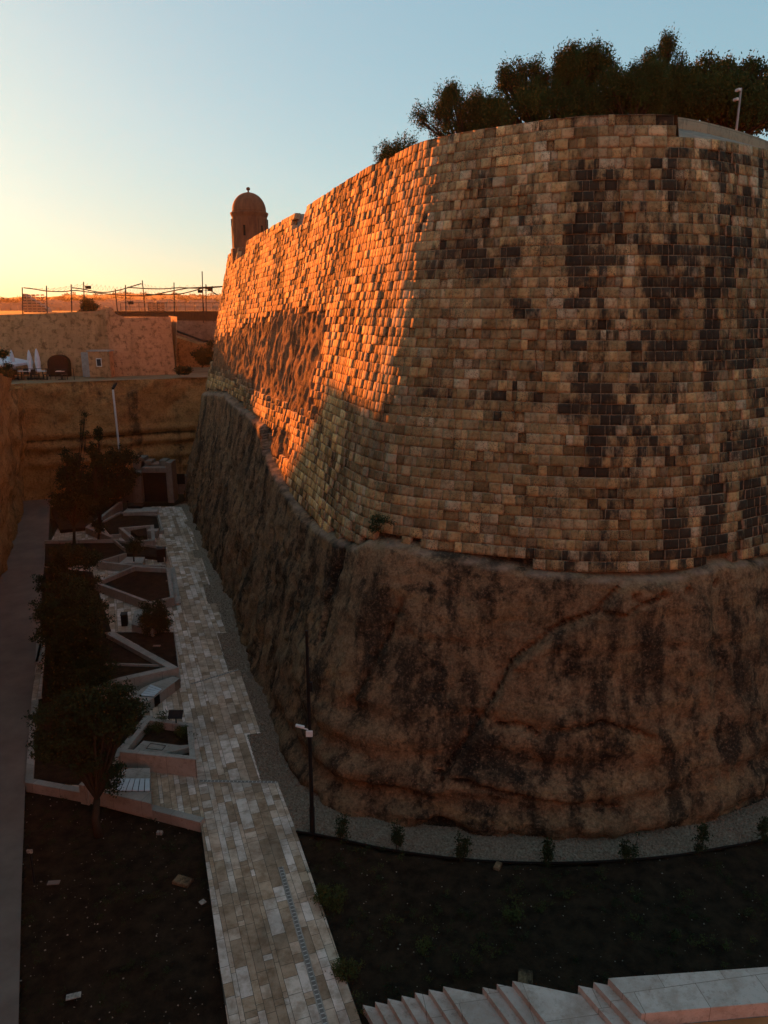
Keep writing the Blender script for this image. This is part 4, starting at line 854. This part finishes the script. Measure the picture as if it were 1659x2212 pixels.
# lamp post with camera
b = G(675, 1797, 0); t = thing('lamp_post', 'tall thin dark pole at the foot of the cliff carrying a white camera', 'pole', tuple(b)); zt_p = 6.9
mb = MB(); mb.tube([(b.x, b.y, -.1), (b.x, b.y, .9)], .085, 12); mb.build('base', M['metal'], t)
mb = MB(); mb.tube([(b.x, b.y, .9), (b.x, b.y, zt_p)], [.068, .045], 12); mb.build('pole', M['metal'], t)
hz = 3.55
mb = MB(); mb.box((b.x, b.y-.08, hz), (.2, .06, .2), 0, .01); mb.build('junction_box', M['white'], t)
mb = MB(); mb.tube([(b.x, b.y-.03, hz+.1), (b.x-.2, b.y-.05, hz+.17)], .02, 6); mb.build('bracket', M['white'], t)
mb = MB(); mb.tube([(b.x-.16, b.y-.05, hz+.2), (b.x-.40, b.y-.1, hz+.30)], [.055, .05], 10); mb.build('security_camera', M['white'], t)
mb = MB(); mb.box((b.x+.08, b.y-.02, 5.1), (.1, .1, .3), 0, .01); mb.build('control_box', M['metal'], t)

# ------------------------------------------------------------------ stairs at the bottom right
st = thing('staircase', 'pale stone stairs climbing past the dark bed to a wide landing cap', 'stairs', (-.57, 14.0, 0))
A0 = Vector((-.50, 14.0, 0)); sdv = Vector((.983, -.184, 0)); nd = Vector((.46, -.89, 0))
prof_c = [285, 330, 375, 425, 472, 520, 570, 705, 752, 803, 1018, 1065, 1110]
zc_ = 0.0; last = None; C0 = 285; sc_ = (4.85-(-.50))/(1110-285)/.983
for i, c in enumerate(prof_c):
    zc_ += .155; s0 = (c-C0)*sc_; s1 = ((prof_c[i+1]-C0) if i+1 < len(prof_c) else 1900)*sc_
    p0_ = A0+sdv*s0; ln = s1-s0; tdir = Vector((.97, -.24, 0)); p1_ = p0_+tdir*(ln+.06)
    if i == len(prof_c)-1:
        p1_ = Vector((10.5, 13.45, 0)); q0 = p0_+nd*.95; q1 = p1_+Vector((.1, -.80, 0)); mb = MB()
        mb.prism([tuple(p0_[:2]), tuple(p1_[:2]), tuple(q1[:2]), tuple(q0[:2])], -.3, zc_); mb.build('landing_cap', M['stair'], st)
        mb = MB(); mb.prism([tuple((q0+Vector((.02, -.02, 0)))[:2]), tuple((q1+Vector((0, -.02, 0)))[:2]), tuple((q1+Vector((0, -3, 0)))[:2]), tuple((q0+Vector((.8, -3, 0)))[:2])], -.3, zc_-.35); mb.build('lower_floor', M['stair_face'], st)
    else:
        q0 = p0_+nd*4; q1 = p1_+nd*4; mb = MB(); mb.prism([tuple(p0_[:2]), tuple(p1_[:2]), tuple(q1[:2]), tuple(q0[:2])], -.3, zc_-.001*i); mb.build('step', M['stair'], st)

# ------------------------------------------------------------------ far side of the ditch
def face(name, P0, P1, z0, z1, stp, m, parent, amp=.3, batter=0.0, seed=0, fn=None, zt=None, cols=None):
    """a rough standing face from plan point P0 to P1; batter = metres it leans back over its height"""
    P0, P1 = np.array(P0, float), np.array(P1, float); L = np.hypot(*(P1-P0)); nl = max(int(L/stp), 2)+1; nz_ = max(int((z1-z0)/stp), 2)+1
    f = np.linspace(0, 1, nl)[:, None]; g = np.linspace(0, 1, nz_)[None, :]; f, g = np.broadcast_arrays(f, g); s = f*L
    Zt = z1 if zt is None else np.interp(f, *zip(*zt)); Z = z0+(Zt-z0)*g; d = (P1-P0)/L; nrm = np.array([d[1], -d[0]])
    if nrm[1] > 0 and abs(nrm[1]) > .3: nrm = -nrm
    if abs(nrm[1]) <= .3 and nrm[0] < 0: nrm = -nrm
    D = amp*(fbm(s*.25, Z*.3, seed, 4, seed)+.5*fbm(s*1.0, Z*1.4, seed, 4, seed+3))
    if fn: D = D+fn(s, Z)
    D = D-batter*(Z-z0)/max(z1-z0, .1); X = P0[0]+d[0]*s+nrm[0]*D; Y_ = P0[1]+d[1]*s+nrm[1]*D
    V = np.stack([X, Y_, Z], -1).reshape(-1, 3); I = np.arange(nl*nz_).reshape(nl, nz_); F = np.stack([I[:-1, :-1], I[1:, :-1], I[1:, 1:], I[:-1, 1:]], -1).reshape(-1, 4)
    a, b, c = V[F[0, 0]], V[F[0, 1]], V[F[0, 3]]
    if np.cross(b-a, c-a)[:2] @ nrm < 0: F = F[:, ::-1].copy()
    cc_ = np.zeros((len(V), 3)) if cols is None else np.stack([cols(s, Z).ravel()]*3, 1)
    return mesh(name, V, F, m, parent, True, col=cc_, uv=np.stack([s.ravel(), Z.ravel()], 1))
cs_ = thing('counterscarp', 'orange rock cliff closing the far and road side of the ditch', 'rock face')
zl = 9.9
def groove(s, Z):
    r_ = 0
    for z0, a, wv in ((5.1, .55, .25), (4.2, .4, .2), (2.6, .3, .3)):
        zz = z0+.35*fbm(s*.15, 0, z0, 3, 5)-.012*s; r_ = r_-a*np.exp(-((Z-zz)/.16)**2)*np.clip(.6+fbm(s*.3, 2, z0, 2, 8), 0, 1)+.25*np.exp(-((Z-zz-.5)/.4)**2)
    return r_
hollow = lambda s, Z: np.clip(1.5*(1-np.sqrt(((s-21.5)/4.5)**2+((Z-6.6)/2.6)**2)), 0, 1)*.9+np.exp(-(((Z-5.1-.35*fbm(s*.15, 0, 5.1, 3, 5)+.012*s)/.13)**2))*.9
corner = (-31.0, 62.3)
face('far_cliff', corner, (-6, 73.5), -.5, zl, .22, M['rock_back'], cs_, .5, .4, 501, groove, None, hollow)
face('road_cliff_near', (-8, -12), (-14.5, 20.5), -.5, 13, .6, M['rock_back'], cs_, .7, 1.0, 508)  # unseen stretch, built high to keep the low sun off the stairs
face('road_cliff', (-14.5, 20.5), corner, -.5, zl+.6, .3, M['rock_back'], cs_, .7, 1.2, 507, None, [(0, 13.5), (.35, 13.5), (.62, 11.8), (.74, 10.3), (1, 10.0)], None)  # near end, out of view, is raised to block sun from the stairs
ter = [(corner[0]-.3, corner[1]+.3), (-6, 73.9), (4, 88), (-60, 92), (-60, 10), (-14.5, 20.5)]
sheet('terrace', [(a, b, zl) for a, b in [(corner[0]-.5, corner[1]+.2), (-6, 73.7), (4, 92), (-80, 92), (-80, 30), (-16, 20.5)]], simple('terrace_ground', (.26, .17, .09), (.16, .10, .055), .8, .95, .4, .05), zl-.02, cs_)
# upper curtain wall with pale salient
uw = thing('curtain_wall', 'weathered orange curtain wall with a pale flat-faced salient, behind the parasols', 'wall')
pA, pB, pC = Yd(-90, 822, 71.5), Yd(243, 820, 70.0), Yd(380, 808, 72.5)
def up_z(u, v, y): return Yd(u, v, y).z
face('curtain_face', (pA.x, pA.y), (pB.x, pB.y), zl-.3, 15.8, .25, M['wall_back'], uw, .22, .9, 511, lambda s, Z: .10*np.exp(-((Z-14.1)/.10)**2), [(0, up_z(-90, 684, 72.4)), (.3, up_z(0, 680, 72)), (.55, up_z(70, 677, 72)), (.9, up_z(195, 672, 71)), (.97, up_z(230, 666, 71)), (1, up_z(245, 664, 71))])
face('salient_face', (pB.x, pB.y), (pC.x, pC.y), zl-.3, 15.5, .22, M['wall_salient'], uw, .10, .75, 515, None, [(0, up_z(250, 664, 70.8)), (.12, up_z(258, 663, 70.8)), (.14, up_z(262, 678, 71)), (.3, up_z(285, 686, 71)), (1, up_z(366, 684, 73))])
face('salient_return', (pC.x, pC.y), (pC.x-3.2, pC.y+9), zl-.3, 15.2, .3, M['wall_salient'], uw, .1, .4, 517)
tpz = 15.7
mb = MB(); mb.prism([(pA.x, pA.y+1.0), (pB.x-.3, pB.y+1.0), (pC.x-.6, pC.y+1.0), (pC.x-3.4, pC.y+8), (pA.x, pA.y+12)], 12, 15.1); mb.build('rampart_fill', M['rock_back'], uw)
bd = thing('shade_building', 'plain stone block added out of view on the road side rampart to shade the lower bastion', 'building', (-58, 88, 14.6))  # out of view; added only to cast shade over the lower bastion
mb = MB(); mb.box((-58.3, 88, 15.2), (22, 14, 8), 0, .05); mb.build('wall', M['wall_pale'], bd); mb = MB(); mb.box((-58.3, 88, 19.3), (22.6, 14.6, .4)); mb.build('roof', M['plain_stone'], bd)
for i in range(4): mb = MB(); mb.box((-66+5*i, 80.95, 17), (1.1, .12, 1.6)); mb.build('window', M['pane'], bd)
# shaded recess between salient and bastion
rc = thing('retaining_wall', 'pale stained retaining wall in the shaded recess between salient and bastion', 'wall')
a, b = Yd(362, 745, 84), Yd(520, 745, 84)
face('wall_face', (a.x-1, 84), (b.x+2, 84), zl-.3, 14.2, .3, M['wall_pale'], rc, .12, .3, 521, None, [(0, up_z(360, 692, 84)), (1, up_z(500, 694, 84))])
mb = MB(); s0, s1 = Yd(372, 712, 83.2), Yd(436, 735, 83.0); mb.tube([tuple(s0), tuple(s1), tuple(Yd(450, 737, 83))], .12, 6); mb.build('stair_rail', M['metal'], rc)
mb = MB(); p_ = [Yd(370, 725, 81.5), Yd(425, 742, 81.5), Yd(500, 742, 81.5), Yd(500, 800, 81.5), Yd(372, 800, 81.5)]
V = [tuple(q_) for q_ in p_]+[(q_.x, q_.y+1.8, q_.z) for q_ in p_]; mb.add(V, [(0, 4, 3, 2, 1), (5, 6, 7, 8, 9)]+[(i, (i+1) % 5, 5+(i+1) % 5, 5+i) for i in range(5)]); mb.build('ramp_wall', M['rock_back'], rc)
# road parapet (dark band) with railing
rp_ = thing('road_parapet', 'long dark road parapet with thin railing behind the retaining wall', 'parapet')
a, b = Yd(262, 672, 88), Yd(560, 671, 88)
mb = MB(); mb.box(((a.x+b.x)/2, 88, a.z-1.2), (b.x-a.x+4, .6, 2.4)); mb.build('parapet_wall', M['wood'], rp_)
mb = MB()
for i in range(16):
    x_ = a.x+(b.x-a.x)*i/15; mb.tube([(x_, 87.9, a.z), (x_, 87.9, a.z+.9)], .03, 5)
mb.tube([(a.x, 87.9, a.z+.9), (b.x, 87.9, a.z+.9)], .03, 5); mb.tube([(a.x, 87.9, a.z+.45), (b.x, 87.9, a.z+.45)], .02, 5); mb.build('railing', M['metal'], rp_)
tag(mesh('upper_ground', [(-200, 78, 14.6), (-24, 80, 14.6), (-24, 88.3, 14.6), (60, 88.3, 14.6), (120, 400, 14.6), (-300, 400, 14.6)], [(0, 1, 2, 5), (2, 3, 4, 5)], gd), kind='structure')

# sports net: poles, ropes, netting
PO = [(160, 300, 125, 0, 'first net pole from the road side, thin and plain'), (335, 293, 113, 0, 'second net pole from the road side, plain'), (513, 286, 103, 0, 'third net pole, plain, next to the floodlight mast'), (603, 262, 85, 1, 'floodlight mast rising behind the round wall shrub'),
      (850, 290, 135, 0, 'short slanting net pole above the wall corner'), (905, 300, 108, 1, 'net pole with a small side floodlight above the pale salient'), (1050, 300, 75, 0, 'tall leaning net pole over the pale salient'), (1255, 292, 90, 0, 'plain net pole over the far end of the salient'),
      (1468, 360, 10, 1, 'tallest mast of all with a floodlight, near the bastion'), (1485, 290, 103, 1, 'net pole with floodlight right beside the tallest mast')]
tops = {}
for i, (cx_, cb_, ct_, lamp, lab) in enumerate(PO):
    u0, v0, v1 = cx_*.2995, 583.2+cb_*.2995, 583.2+ct_*.2995; y_ = 80 if i < 5 else 84; A_ = Yd(u0, v0+6, y_); B_ = Yd(u0-(6 if i in (4,) else 7 if i == 6 else 3 if i == 8 else 0), v1, y_)
    t = thing('net_pole', lab, 'pole', tuple(A_), 'poles of the sports net on the rampart'); mb = MB(); mb.tube([(A_.x, A_.y, min(A_.z, 14.6)), tuple(B_)], .055, 7); mb.build('pole', M['metal'], t); tops[i] = B_
    if lamp:
        mb = MB(); q_ = B_-Vector((0, 0, .4 if i != 8 else 1.9)) if i != 5 else B_-Vector((0, 0, 1.7)); mb.tube([tuple(q_), (q_.x+.5, q_.y, q_.z-.1)], .03, 5); mb.build('bracket', M['metal'], t)
        mb = MB(); mb.box((q_.x+(.45 if i != 8 else -.3), q_.y-.1, q_.z-.15), (.55, .25, .32), .2, .04); mb.build('floodlight', M['metal'], t)
def rope(a, b, sag, n=14): return [tuple(a.lerp(b, k/n)-Vector((0, 0, sag*4*(k/n)*(1-k/n)))) for k in range(n+1)]
nt_t = thing('sports_net', 'sagging ball-stop netting strung high between the poles', 'net')
ends = [tops[0], tops[1]-Vector((0, 0, 1.9)), Yd(575*.2995, 583+118*.2995, 82), tops[4]-Vector((0, 0, .3)), tops[6]-Vector((0, 0, 1.6)), tops[7]-Vector((0, 0, 1.4)), tops[9]-Vector((0, 0, .8)), Yd(500, 617, 84)]
def Nt(lst, name, rr=.055):
    for q_ in lst: mb = MB(); mb.tube(q_, rr, 5); mb.build(name, M['net'], nt_t)
c1 = lambda x, y, d=82: Yd(x*.2995, 583.2+y*.2995, d)
R1 = [c1(170, 128), c1(260, 140), c1(335, 152), c1(450, 156), c1(545, 148), c1(640, 160), c1(760, 172), c1(880, 182), c1(1000, 186), c1(1100, 180), c1(1200, 160), c1(1330, 135), c1(1400, 128), c1(1620, 118)]
R2 = [c1(520, 128), c1(600, 138), c1(700, 158), c1(780, 160), c1(880, 140), c1(940, 122), c1(1020, 98)]
R3 = [c1(920, 125), c1(1050, 134), c1(1180, 136), c1(1300, 128), c1(1450, 132), c1(1620, 120)]
R4 = [c1(1050, 176), c1(1180, 178), c1(1300, 172), c1(1400, 150), c1(1480, 132), c1(1570, 180)]
Nt([[tuple(p) for p in catmull([tuple(q_) for q_ in R], 5)] for R in (R1, R2, R3, R4)], 'rope')
mb = MB()
def mesh_between(Ra, Rb, n):
    A_ = np.array(catmull([tuple(q_) for q_ in Ra], 5)); B_ = np.array(catmull([tuple(q_) for q_ in Rb], 5))
    fa = lambda t: A_[min(int(t*(len(A_)-1)), len(A_)-1)]; fb = lambda t: B_[min(int(t*(len(B_)-1)), len(B_)-1)]
    for k in range(n):
        t = k/n; mb.tube([fa(t), fb(min(t+.04, 1))], .008, 3, False); mb.tube([fa(t), fb(max(t-.04, 0))], .008, 3, False)
mesh_between([c1(170, 126), c1(400, 128), c1(600, 98), c1(760, 112), c1(900, 125)], [c1(170, 128), c1(335, 153), c1(545, 150), c1(760, 172), c1(900, 184)], 110)
mesh_between([c1(900, 122), c1(1020, 98), c1(1150, 120), c1(1400, 108), c1(1620, 120)], [c1(900, 184), c1(1050, 185), c1(1180, 165), c1(1400, 150), c1(1620, 190)], 110)
mb.build('netting', M['net'], nt_t)

# terrace furniture (parasols, tables, chairs, hut)
def parasol_closed(u, vb, vt, lab):
    b_ = Yd(u, vb, 67.5); zt2 = Yd(u, vt, 67.5).z; b_.z = zl; t = thing('parasol', lab, 'parasol', tuple(b_), 'closed white parasols on the terrace'); H_ = zt2-zl
    mb = MB(); mb.tube([(b_.x, b_.y, zl), (b_.x, b_.y, zt2)], .04, 8); mb.build('pole', M['wood'], t)
    mb = MB(); mb.lathe((b_.x, b_.y, zl), [(.10, H_*.22), (.26, H_*.26), (.20, H_*.40), (.25, H_*.55), (.20, H_*.75), (.12, H_*.92), (.03, H_+.05)], 10); mb.build('canopy', M['canvas'], t)
    mb = MB(); mb.box((b_.x, b_.y, zl+.05), (.6, .6, .1), 0, .02); mb.build('base', M['metal'], t)
parasol_closed(31.5, 818, 757, 'closed white parasol in front of the open tent-like parasol'); parasol_closed(69, 818, 757, 'closed white parasol in the middle of the three'); parasol_closed(85.5, 818, 754, 'tallest closed white parasol, nearest the dark arch')
b_ = Yd(18, 812, 68.6); t = thing('parasol', 'wide open white square parasol at the edge of the terrace', 'parasol', (b_.x, b_.y, zl)); zt2 = Yd(18, 769, 68.6).z; zb2 = Yd(18, 786, 68.6).z
mb = MB(); mb.tube([(b_.x, b_.y, zl), (b_.x, b_.y, zt2)], .04, 8); mb.build('pole', M['wood'], t)
mb = MB(); w_ = 1.65; V = [(b_.x, b_.y, zt2)]+[(b_.x+a*w_, b_.y+c*w_, zb2+.1) for a, c in ((-1, -1), (1, -1), (1, 1), (-1, 1))]+[(b_.x+a*w_, b_.y+c*w_, zb2-.1) for a, c in ((-1, -1), (1, -1), (1, 1), (-1, 1))]
mb.add(V, [(0, 1, 2), (0, 2, 3), (0, 3, 4), (0, 4, 1), (1, 5, 6, 2), (2, 6, 7, 3), (3, 7, 8, 4), (4, 8, 5, 1)]); mb.build('canopy', M['canvas'], t)
mb = MB(); mb.box((b_.x, b_.y, zl+.05), (.7, .7, .1), 0, .02); mb.build('base', M['metal'], t)
def cafe_table(u, lab):
    b_ = Yd(u, 812, 66.9); t = thing('cafe_table', lab, 'table', (b_.x, b_.y, zl), 'cafe tables on the terrace'); mb = MB(); mb.box((b_.x, b_.y, zl+.73), (.75, .75, .04), .2, .01); mb.build('table_top', M['white'], t)
    mb = MB(); mb.tube([(b_.x, b_.y, zl), (b_.x, b_.y, zl+.7)], .04, 6); mb.box((b_.x, b_.y, zl+.02), (.45, .45, .04)); mb.build('pedestal', M['metal'], t)
def cafe_chair(u, rz, lab):
    b_ = Yd(u, 812, 66.7); t = thing('cafe_chair', lab, 'chair', (b_.x, b_.y, zl), 'dark chairs on the terrace', 0); c, s = math.cos(rz), math.sin(rz)
    mb = MB(); mb.box((b_.x, b_.y, zl+.45), (.45, .45, .05), rz, .01); mb.build('seat', M['metal'], t)
    mb = MB(); mb.box((b_.x-s*.21, b_.y+c*.21, zl+.70), (.45, .04, .45), rz, .01); mb.build('backrest', M['metal'], t)
    for a, d in ((-1, -1), (1, -1), (1, 1), (-1, 1)): mb = MB(); lx, ly = a*.19, d*.19; mb.box((b_.x+lx*c-ly*s, b_.y+lx*s+ly*c, zl+.21), (.04, .04, .42), rz); mb.build('leg', M['metal'], t)
for u, lab in ((29, 'white cafe table under the nearest closed parasol'), (47, 'white cafe table between the first two closed parasols'), (66, 'white cafe table below the middle closed parasol'), (93, 'white cafe table right of the tallest closed parasol'), (132, 'pale cafe table alone near the dark arch')): cafe_table(u, lab)
for u, rz, lab in ((22, .3, 'dark cafe chair under the open parasol'), (38, 2.8, 'dark cafe chair between the closed parasol and the second table'), (56, .2, 'dark cafe chair left of the middle closed parasol'), (76, 3.0, 'dark cafe chair between the two close-set parasols'), (102, -.4, 'dark cafe chair at the end of the row of tables'), (140, .5, 'dark cafe chair by the lone table')): cafe_chair(u, rz, lab)
h0 = Yd(222, 815, 69.2); t = thing('stone_hut', 'small stone hut with one dark window built against the curtain wall', 'hut', (h0.x, h0.y, zl))
mb = MB(); mb.box((h0.x, h0.y, zl+1.15), (1.9, 1.0, 2.3), 0, .03); mb.build('wall', M['wall_back'], t)
mb = MB(); mb.box((h0.x, h0.y, zl+2.36), (2.1, 1.2, .12)); mb.build('roof', M['plain_stone'], t)
mb = MB(); mb.box((h0.x-.02, h0.y-.5, zl+1.35), (.5, .06, .75)); wf = mb.build('window', M['white'], t)
mb = MB(); mb.box((h0.x-.02, h0.y-.54, zl+1.35), (.36, .04, .6)); mb.build('pane', M['pane'], wf)
h1 = Yd(196, 815, 69.4); t = thing('service_door', 'tall grey metal cabinet doors beside the stone hut', 'cabinet', (h1.x, h1.y, zl))
mb = MB(); mb.box((h1.x-.25, h1.y, zl+1.1), (.75, .3, 2.2), 0, .02); mb.build('door', M['steel'], t); mb = MB(); mb.box((h1.x+.52, h1.y, zl+1.1), (.65, .3, 2.2), 0, .02); mb.build('door', M['slat'], t)
h2 = Yd(128, 815, 69.9); t = thing('arch_doorway', 'low dark arched doorway in the curtain wall behind the tables', 'doorway', (h2.x, h2.y, zl))
mb = MB(); ar = [(-.95, 0), (.95, 0)]+[(.95*math.cos(a), 1.1+.85*math.sin(a)) for a in np.linspace(0, math.pi, 12)]
V = [(h2.x+a, h2.y-.05, zl+c) for a, c in ar]+[(h2.x+a, h2.y+.8, zl+c) for a, c in ar]; n = len(ar); mb.add(V, [tuple(range(n))]+[(i, (i+1) % n, n+(i+1) % n, n+i) for i in range(n)]); mb.build('opening', M['black'], t)
# terrace fence rail
tf = thing('terrace_rail', 'thin low rail along the terrace edge above the cliff', 'railing'); mb = MB(); ra, rb2 = Yd(0, 815, 66), Yd(160, 815, 66.8)
for i in range(9): q_ = ra.lerp(rb2, i/8); mb = MB(); mb.tube([(q_.x, q_.y, zl-.1), (q_.x, q_.y, zl+1.0)], .025, 5); mb.build('post', M['metal'], tf)
mb = MB(); mb.tube([(ra.x, ra.y, zl+1.0), (rb2.x, rb2.y, zl+1.0)], .02, 5); mb.build('rail', M['metal'], tf)
sm = thing('shade_tower', 'tall square stone tower added out of view to cast slanting shade on the bastion', 'tower', (-50.5, 88, 14.6))  # unseen tower, added to throw a wedge of shade across the bastion
mb = MB(); mb.box((-53.3, 88, 18), (10, 8, 14.4), 0, .05); mb.build('wall', M['wall_pale'], sm); mb = MB(); mb.prism([(-58.4, 83.8), (-48.1, 83.8), (-48.1, 92.2), (-58.4, 92.2)], 25.2, [27.5, 25.5, 25.5, 27.5]); mb.build('roof', M['plain_stone'], sm)
# unseen houses added behind the camera to bounce warm sunlight into the ditch
M['facade'] = simple('bounce_facade', (.36, .24, .125), (.27, .18, .095), .8, .9, .3, .02)
for i, (x0, x1, zt2, lab) in enumerate(((-52, -30, 24, 'lowest unseen stone house added to bounce sunlight, at the road side end of the row'), (-29.5, -8, 29, 'unseen stone house added to bounce sunlight, with the second highest roof'), (-7.5, 16, 27, 'unseen stone house added to bounce sunlight, straight behind the stairs'), (16.5, 46, 31, 'widest and tallest unseen stone house added to bounce sunlight'))):
    t = thing('unseen_house', lab, 'house', ((x0+x1)/2, -46, 0), 'houses added behind the camera for bounce light'); mb = MB(); mb.box(((x0+x1)/2, -46, zt2/2-.5), (x1-x0, 12, zt2+1), 0, .05); mb.build('wall', M['facade'], t)
    mb = MB(); mb.box(((x0+x1)/2, -46, zt2+.2), (x1-x0+.4, 12.4, .4)); mb.build('roof', M['plain_stone'], t)
    for a in range(5):
        for c in range(5):
            mb = MB(); mb.box((x0+(x1-x0)*(a+.5)/5, -39.96, 5+(zt2-6)*c/4.6), (1.2, .12, 1.9)); mb.build('window', M['pane'], t)
# drainpipe
a, b = Yd(244, 842, 64.7), Yd(258, 975, 64.7)
dpx = thing('drainpipe', 'long pale pipe running down the far cliff', 'pipe', tuple(b)); mb = MB(); mb.tube([tuple(a), tuple(b)], .09, 8); mb.build('pipe', M['white'], dpx)
mb = MB(); mb.tube([tuple(a+Vector((0, 0, .1))), tuple(a+Vector((.1, .6, .5)))], .12, 8); mb.build('inlet', M['metal'], dpx)
# doorway block at the far end of the ditch
M['gate'] = m_jointed('gate_stone', (.22, .17, .13), (.15, .11, .08), .9, .5)
gt = thing('gate_block', 'pale stone gatehouse block with a wide black opening at the end of the path', 'gatehouse', tuple(G(338, 1088, 0)))
p0g, p1g = G(310, 1086, 0), G(362, 1088, 0); yb = p0g.y; wg = p1g.x-p0g.x; hg = 2.55
mb = MB(); mb.box((p0g.x-.9, yb+.6, 1.3), (1.7, 1.4, 2.6), 0, .02); mb.build('pier', M['gate'], gt)
mb = MB(); mb.box((p1g.x+.25, yb+.6, 1.75), (.5, 1.4, 3.5), 0, .02); mb.build('pier', M['gate'], gt)
mb = MB(); mb.box(((p0g.x+p1g.x)/2, yb+.8, hg+.22), (wg, 1.2, .44), 0, .02); mb.build('lintel', M['gate'], gt)
mb = MB(); mb.box(((p0g.x+p1g.x)/2, yb+.55, hg/2), (wg-.02, .3, hg)); mb.build('opening', M['black'], gt)
for i, (dx, dz, wd) in enumerate(((-1.9, 3.7, 1.0), (-1.1, 3.4, .9), (-.2, 3.15, 1.1), (.65, 3.45, .6))):
    mb = MB(); mb.box(((p0g.x+p1g.x)/2+dx*.8, yb+1.6, dz/2), (wd, 1.2, dz), 0, .02); mb.build('step_block', M['gate'], gt)
mb = MB(); sb2 = G(378, 1075, 0); mb.box((sb2.x, sb2.y+1.5, .85), (1.6, .5, 1.7), 0, .02); mb.build('side_wall', M['gate'], gt)
mb = MB(); mb.box((sb2.x, sb2.y+1.2, 1.4), (1.3, .1, .9)); mb.build('side_opening', M['black'], gt)

# ------------------------------------------------------------------ far hills and town
n_u = 160; us = np.linspace(-500, 1400, n_u); hv = 641+4*fbm(us*.02, 0, 0, 4, 600)+5*np.clip((us-60)/-200, -1, 1)+.5*vn(us*.4, 0)
Vh = []; 
for u, v in zip(us, hv):
    p = Yd(u, v, 700); Vh += [(p.x*.55, 385, -1), (p.x*.72, 505, (p.z-16)*.35+16-2), (p.x, 700, p.z), (p.x*1.2, 850, p.z-4)]
I = np.arange(n_u*4).reshape(n_u, 4); F = np.stack([I[:-1, :-1], I[1:, :-1], I[1:, 1:], I[:-1, 1:]], -1).reshape(-1, 4)
if np.cross(np.array(Vh[F[0, 1]])-np.array(Vh[F[0, 0]]), np.array(Vh[F[0, 3]])-np.array(Vh[F[0, 0]]))[2] < 0: F = F[:, ::-1].copy()
tag(mesh('hills', Vh, F, M['hill'], None, True), kind='structure')
mb = MB(); r = random.Random(9)
for i in range(900):
    u = r.uniform(-150, 700); v = r.uniform(647, 664); y = np.interp(v, [645, 652, 664], [640, 486, 396]); p = Yd(u, v, y); s = r.uniform(1.6, 4.3); mb.box((p.x, p.y, p.z-1.2), (s*r.uniform(1, 2), s, r.uniform(2, 4)), r.uniform(0, 1.5))
tag(mb.build('far_town', M['house']), 'hazy hillside town of tiny pale houses', None, None, 'stuff')
r2 = np.random.default_rng(4); cs = []
for i in range(260):
    u = r2.uniform(-150, 700); v = np.interp(u, us, hv)+r2.uniform(-.5, 14); y = np.interp(v, [641, 652, 664], [696, 505, 397]); p = Yd(u, v, y); cs.append((p.x, p.y, p.z, r2.uniform(1.6, 3.5), 1.4))
tag(leaves('far_woods', cs, 26000, .62, M['leaf'], None, 610), 'dark tree clumps along the hazy ridge', None, None, 'stuff')
def tower(lab, u0, v0, u1, v1, y, fl_, nb, slope=0):
    a, b = Yd(u0, v1, y), Yd(u1, v0, y); t = thing('tower_block', lab, 'building', ((a.x+b.x)/2, y, a.z)); h_ = b.z-a.z; w_ = b.x-a.x; mb = MB()
    mb.prism([(a.x, y), (b.x, y), (b.x, y+w_*.5), (a.x, y+w_*.5)], a.z-20, [b.z, b.z-slope, b.z-slope, b.z]); mb.build('wall', M['house'], t)
    for i in range(fl_):
        for j in range(nb): mb = MB(); mb.box((a.x+w_*(j+.5)/nb, y-.3, a.z+h_*(i+.45)/fl_), (w_/nb*.6, .6, h_/fl_*.45)); mb.build('window', M['pane'], t)
tower('slope-topped tower block in the golden haze behind the first net pole', 52, 634, 97, 676, 260, 7, 5, 5)
tower('low pale apartment block on the hillside behind the leaning pole', 321, 653, 356, 676, 300, 6, 4)
# ------------------------------------------------------------------ air
HZ = NT('haze_air'); HZ.t.nodes.remove(HZ.b); vol = HZ.n('ShaderNodeVolumePrincipled'); vol.inputs['Color'].default_value = (1.0, .72, .42, 1); vol.inputs['Density'].default_value = HAZE; vol.inputs['Anisotropy'].default_value = .55
HZ.l(vol.outputs[0], HZ.t.nodes['Material Output'].inputs['Volume'])
hb = MB(); hb.box((0, 480, 15.5), (2400, 1100, 33)); tag(hb.build('haze', HZ.m), 'warm low evening haze over the ditch and hills', None, None, 'stuff')
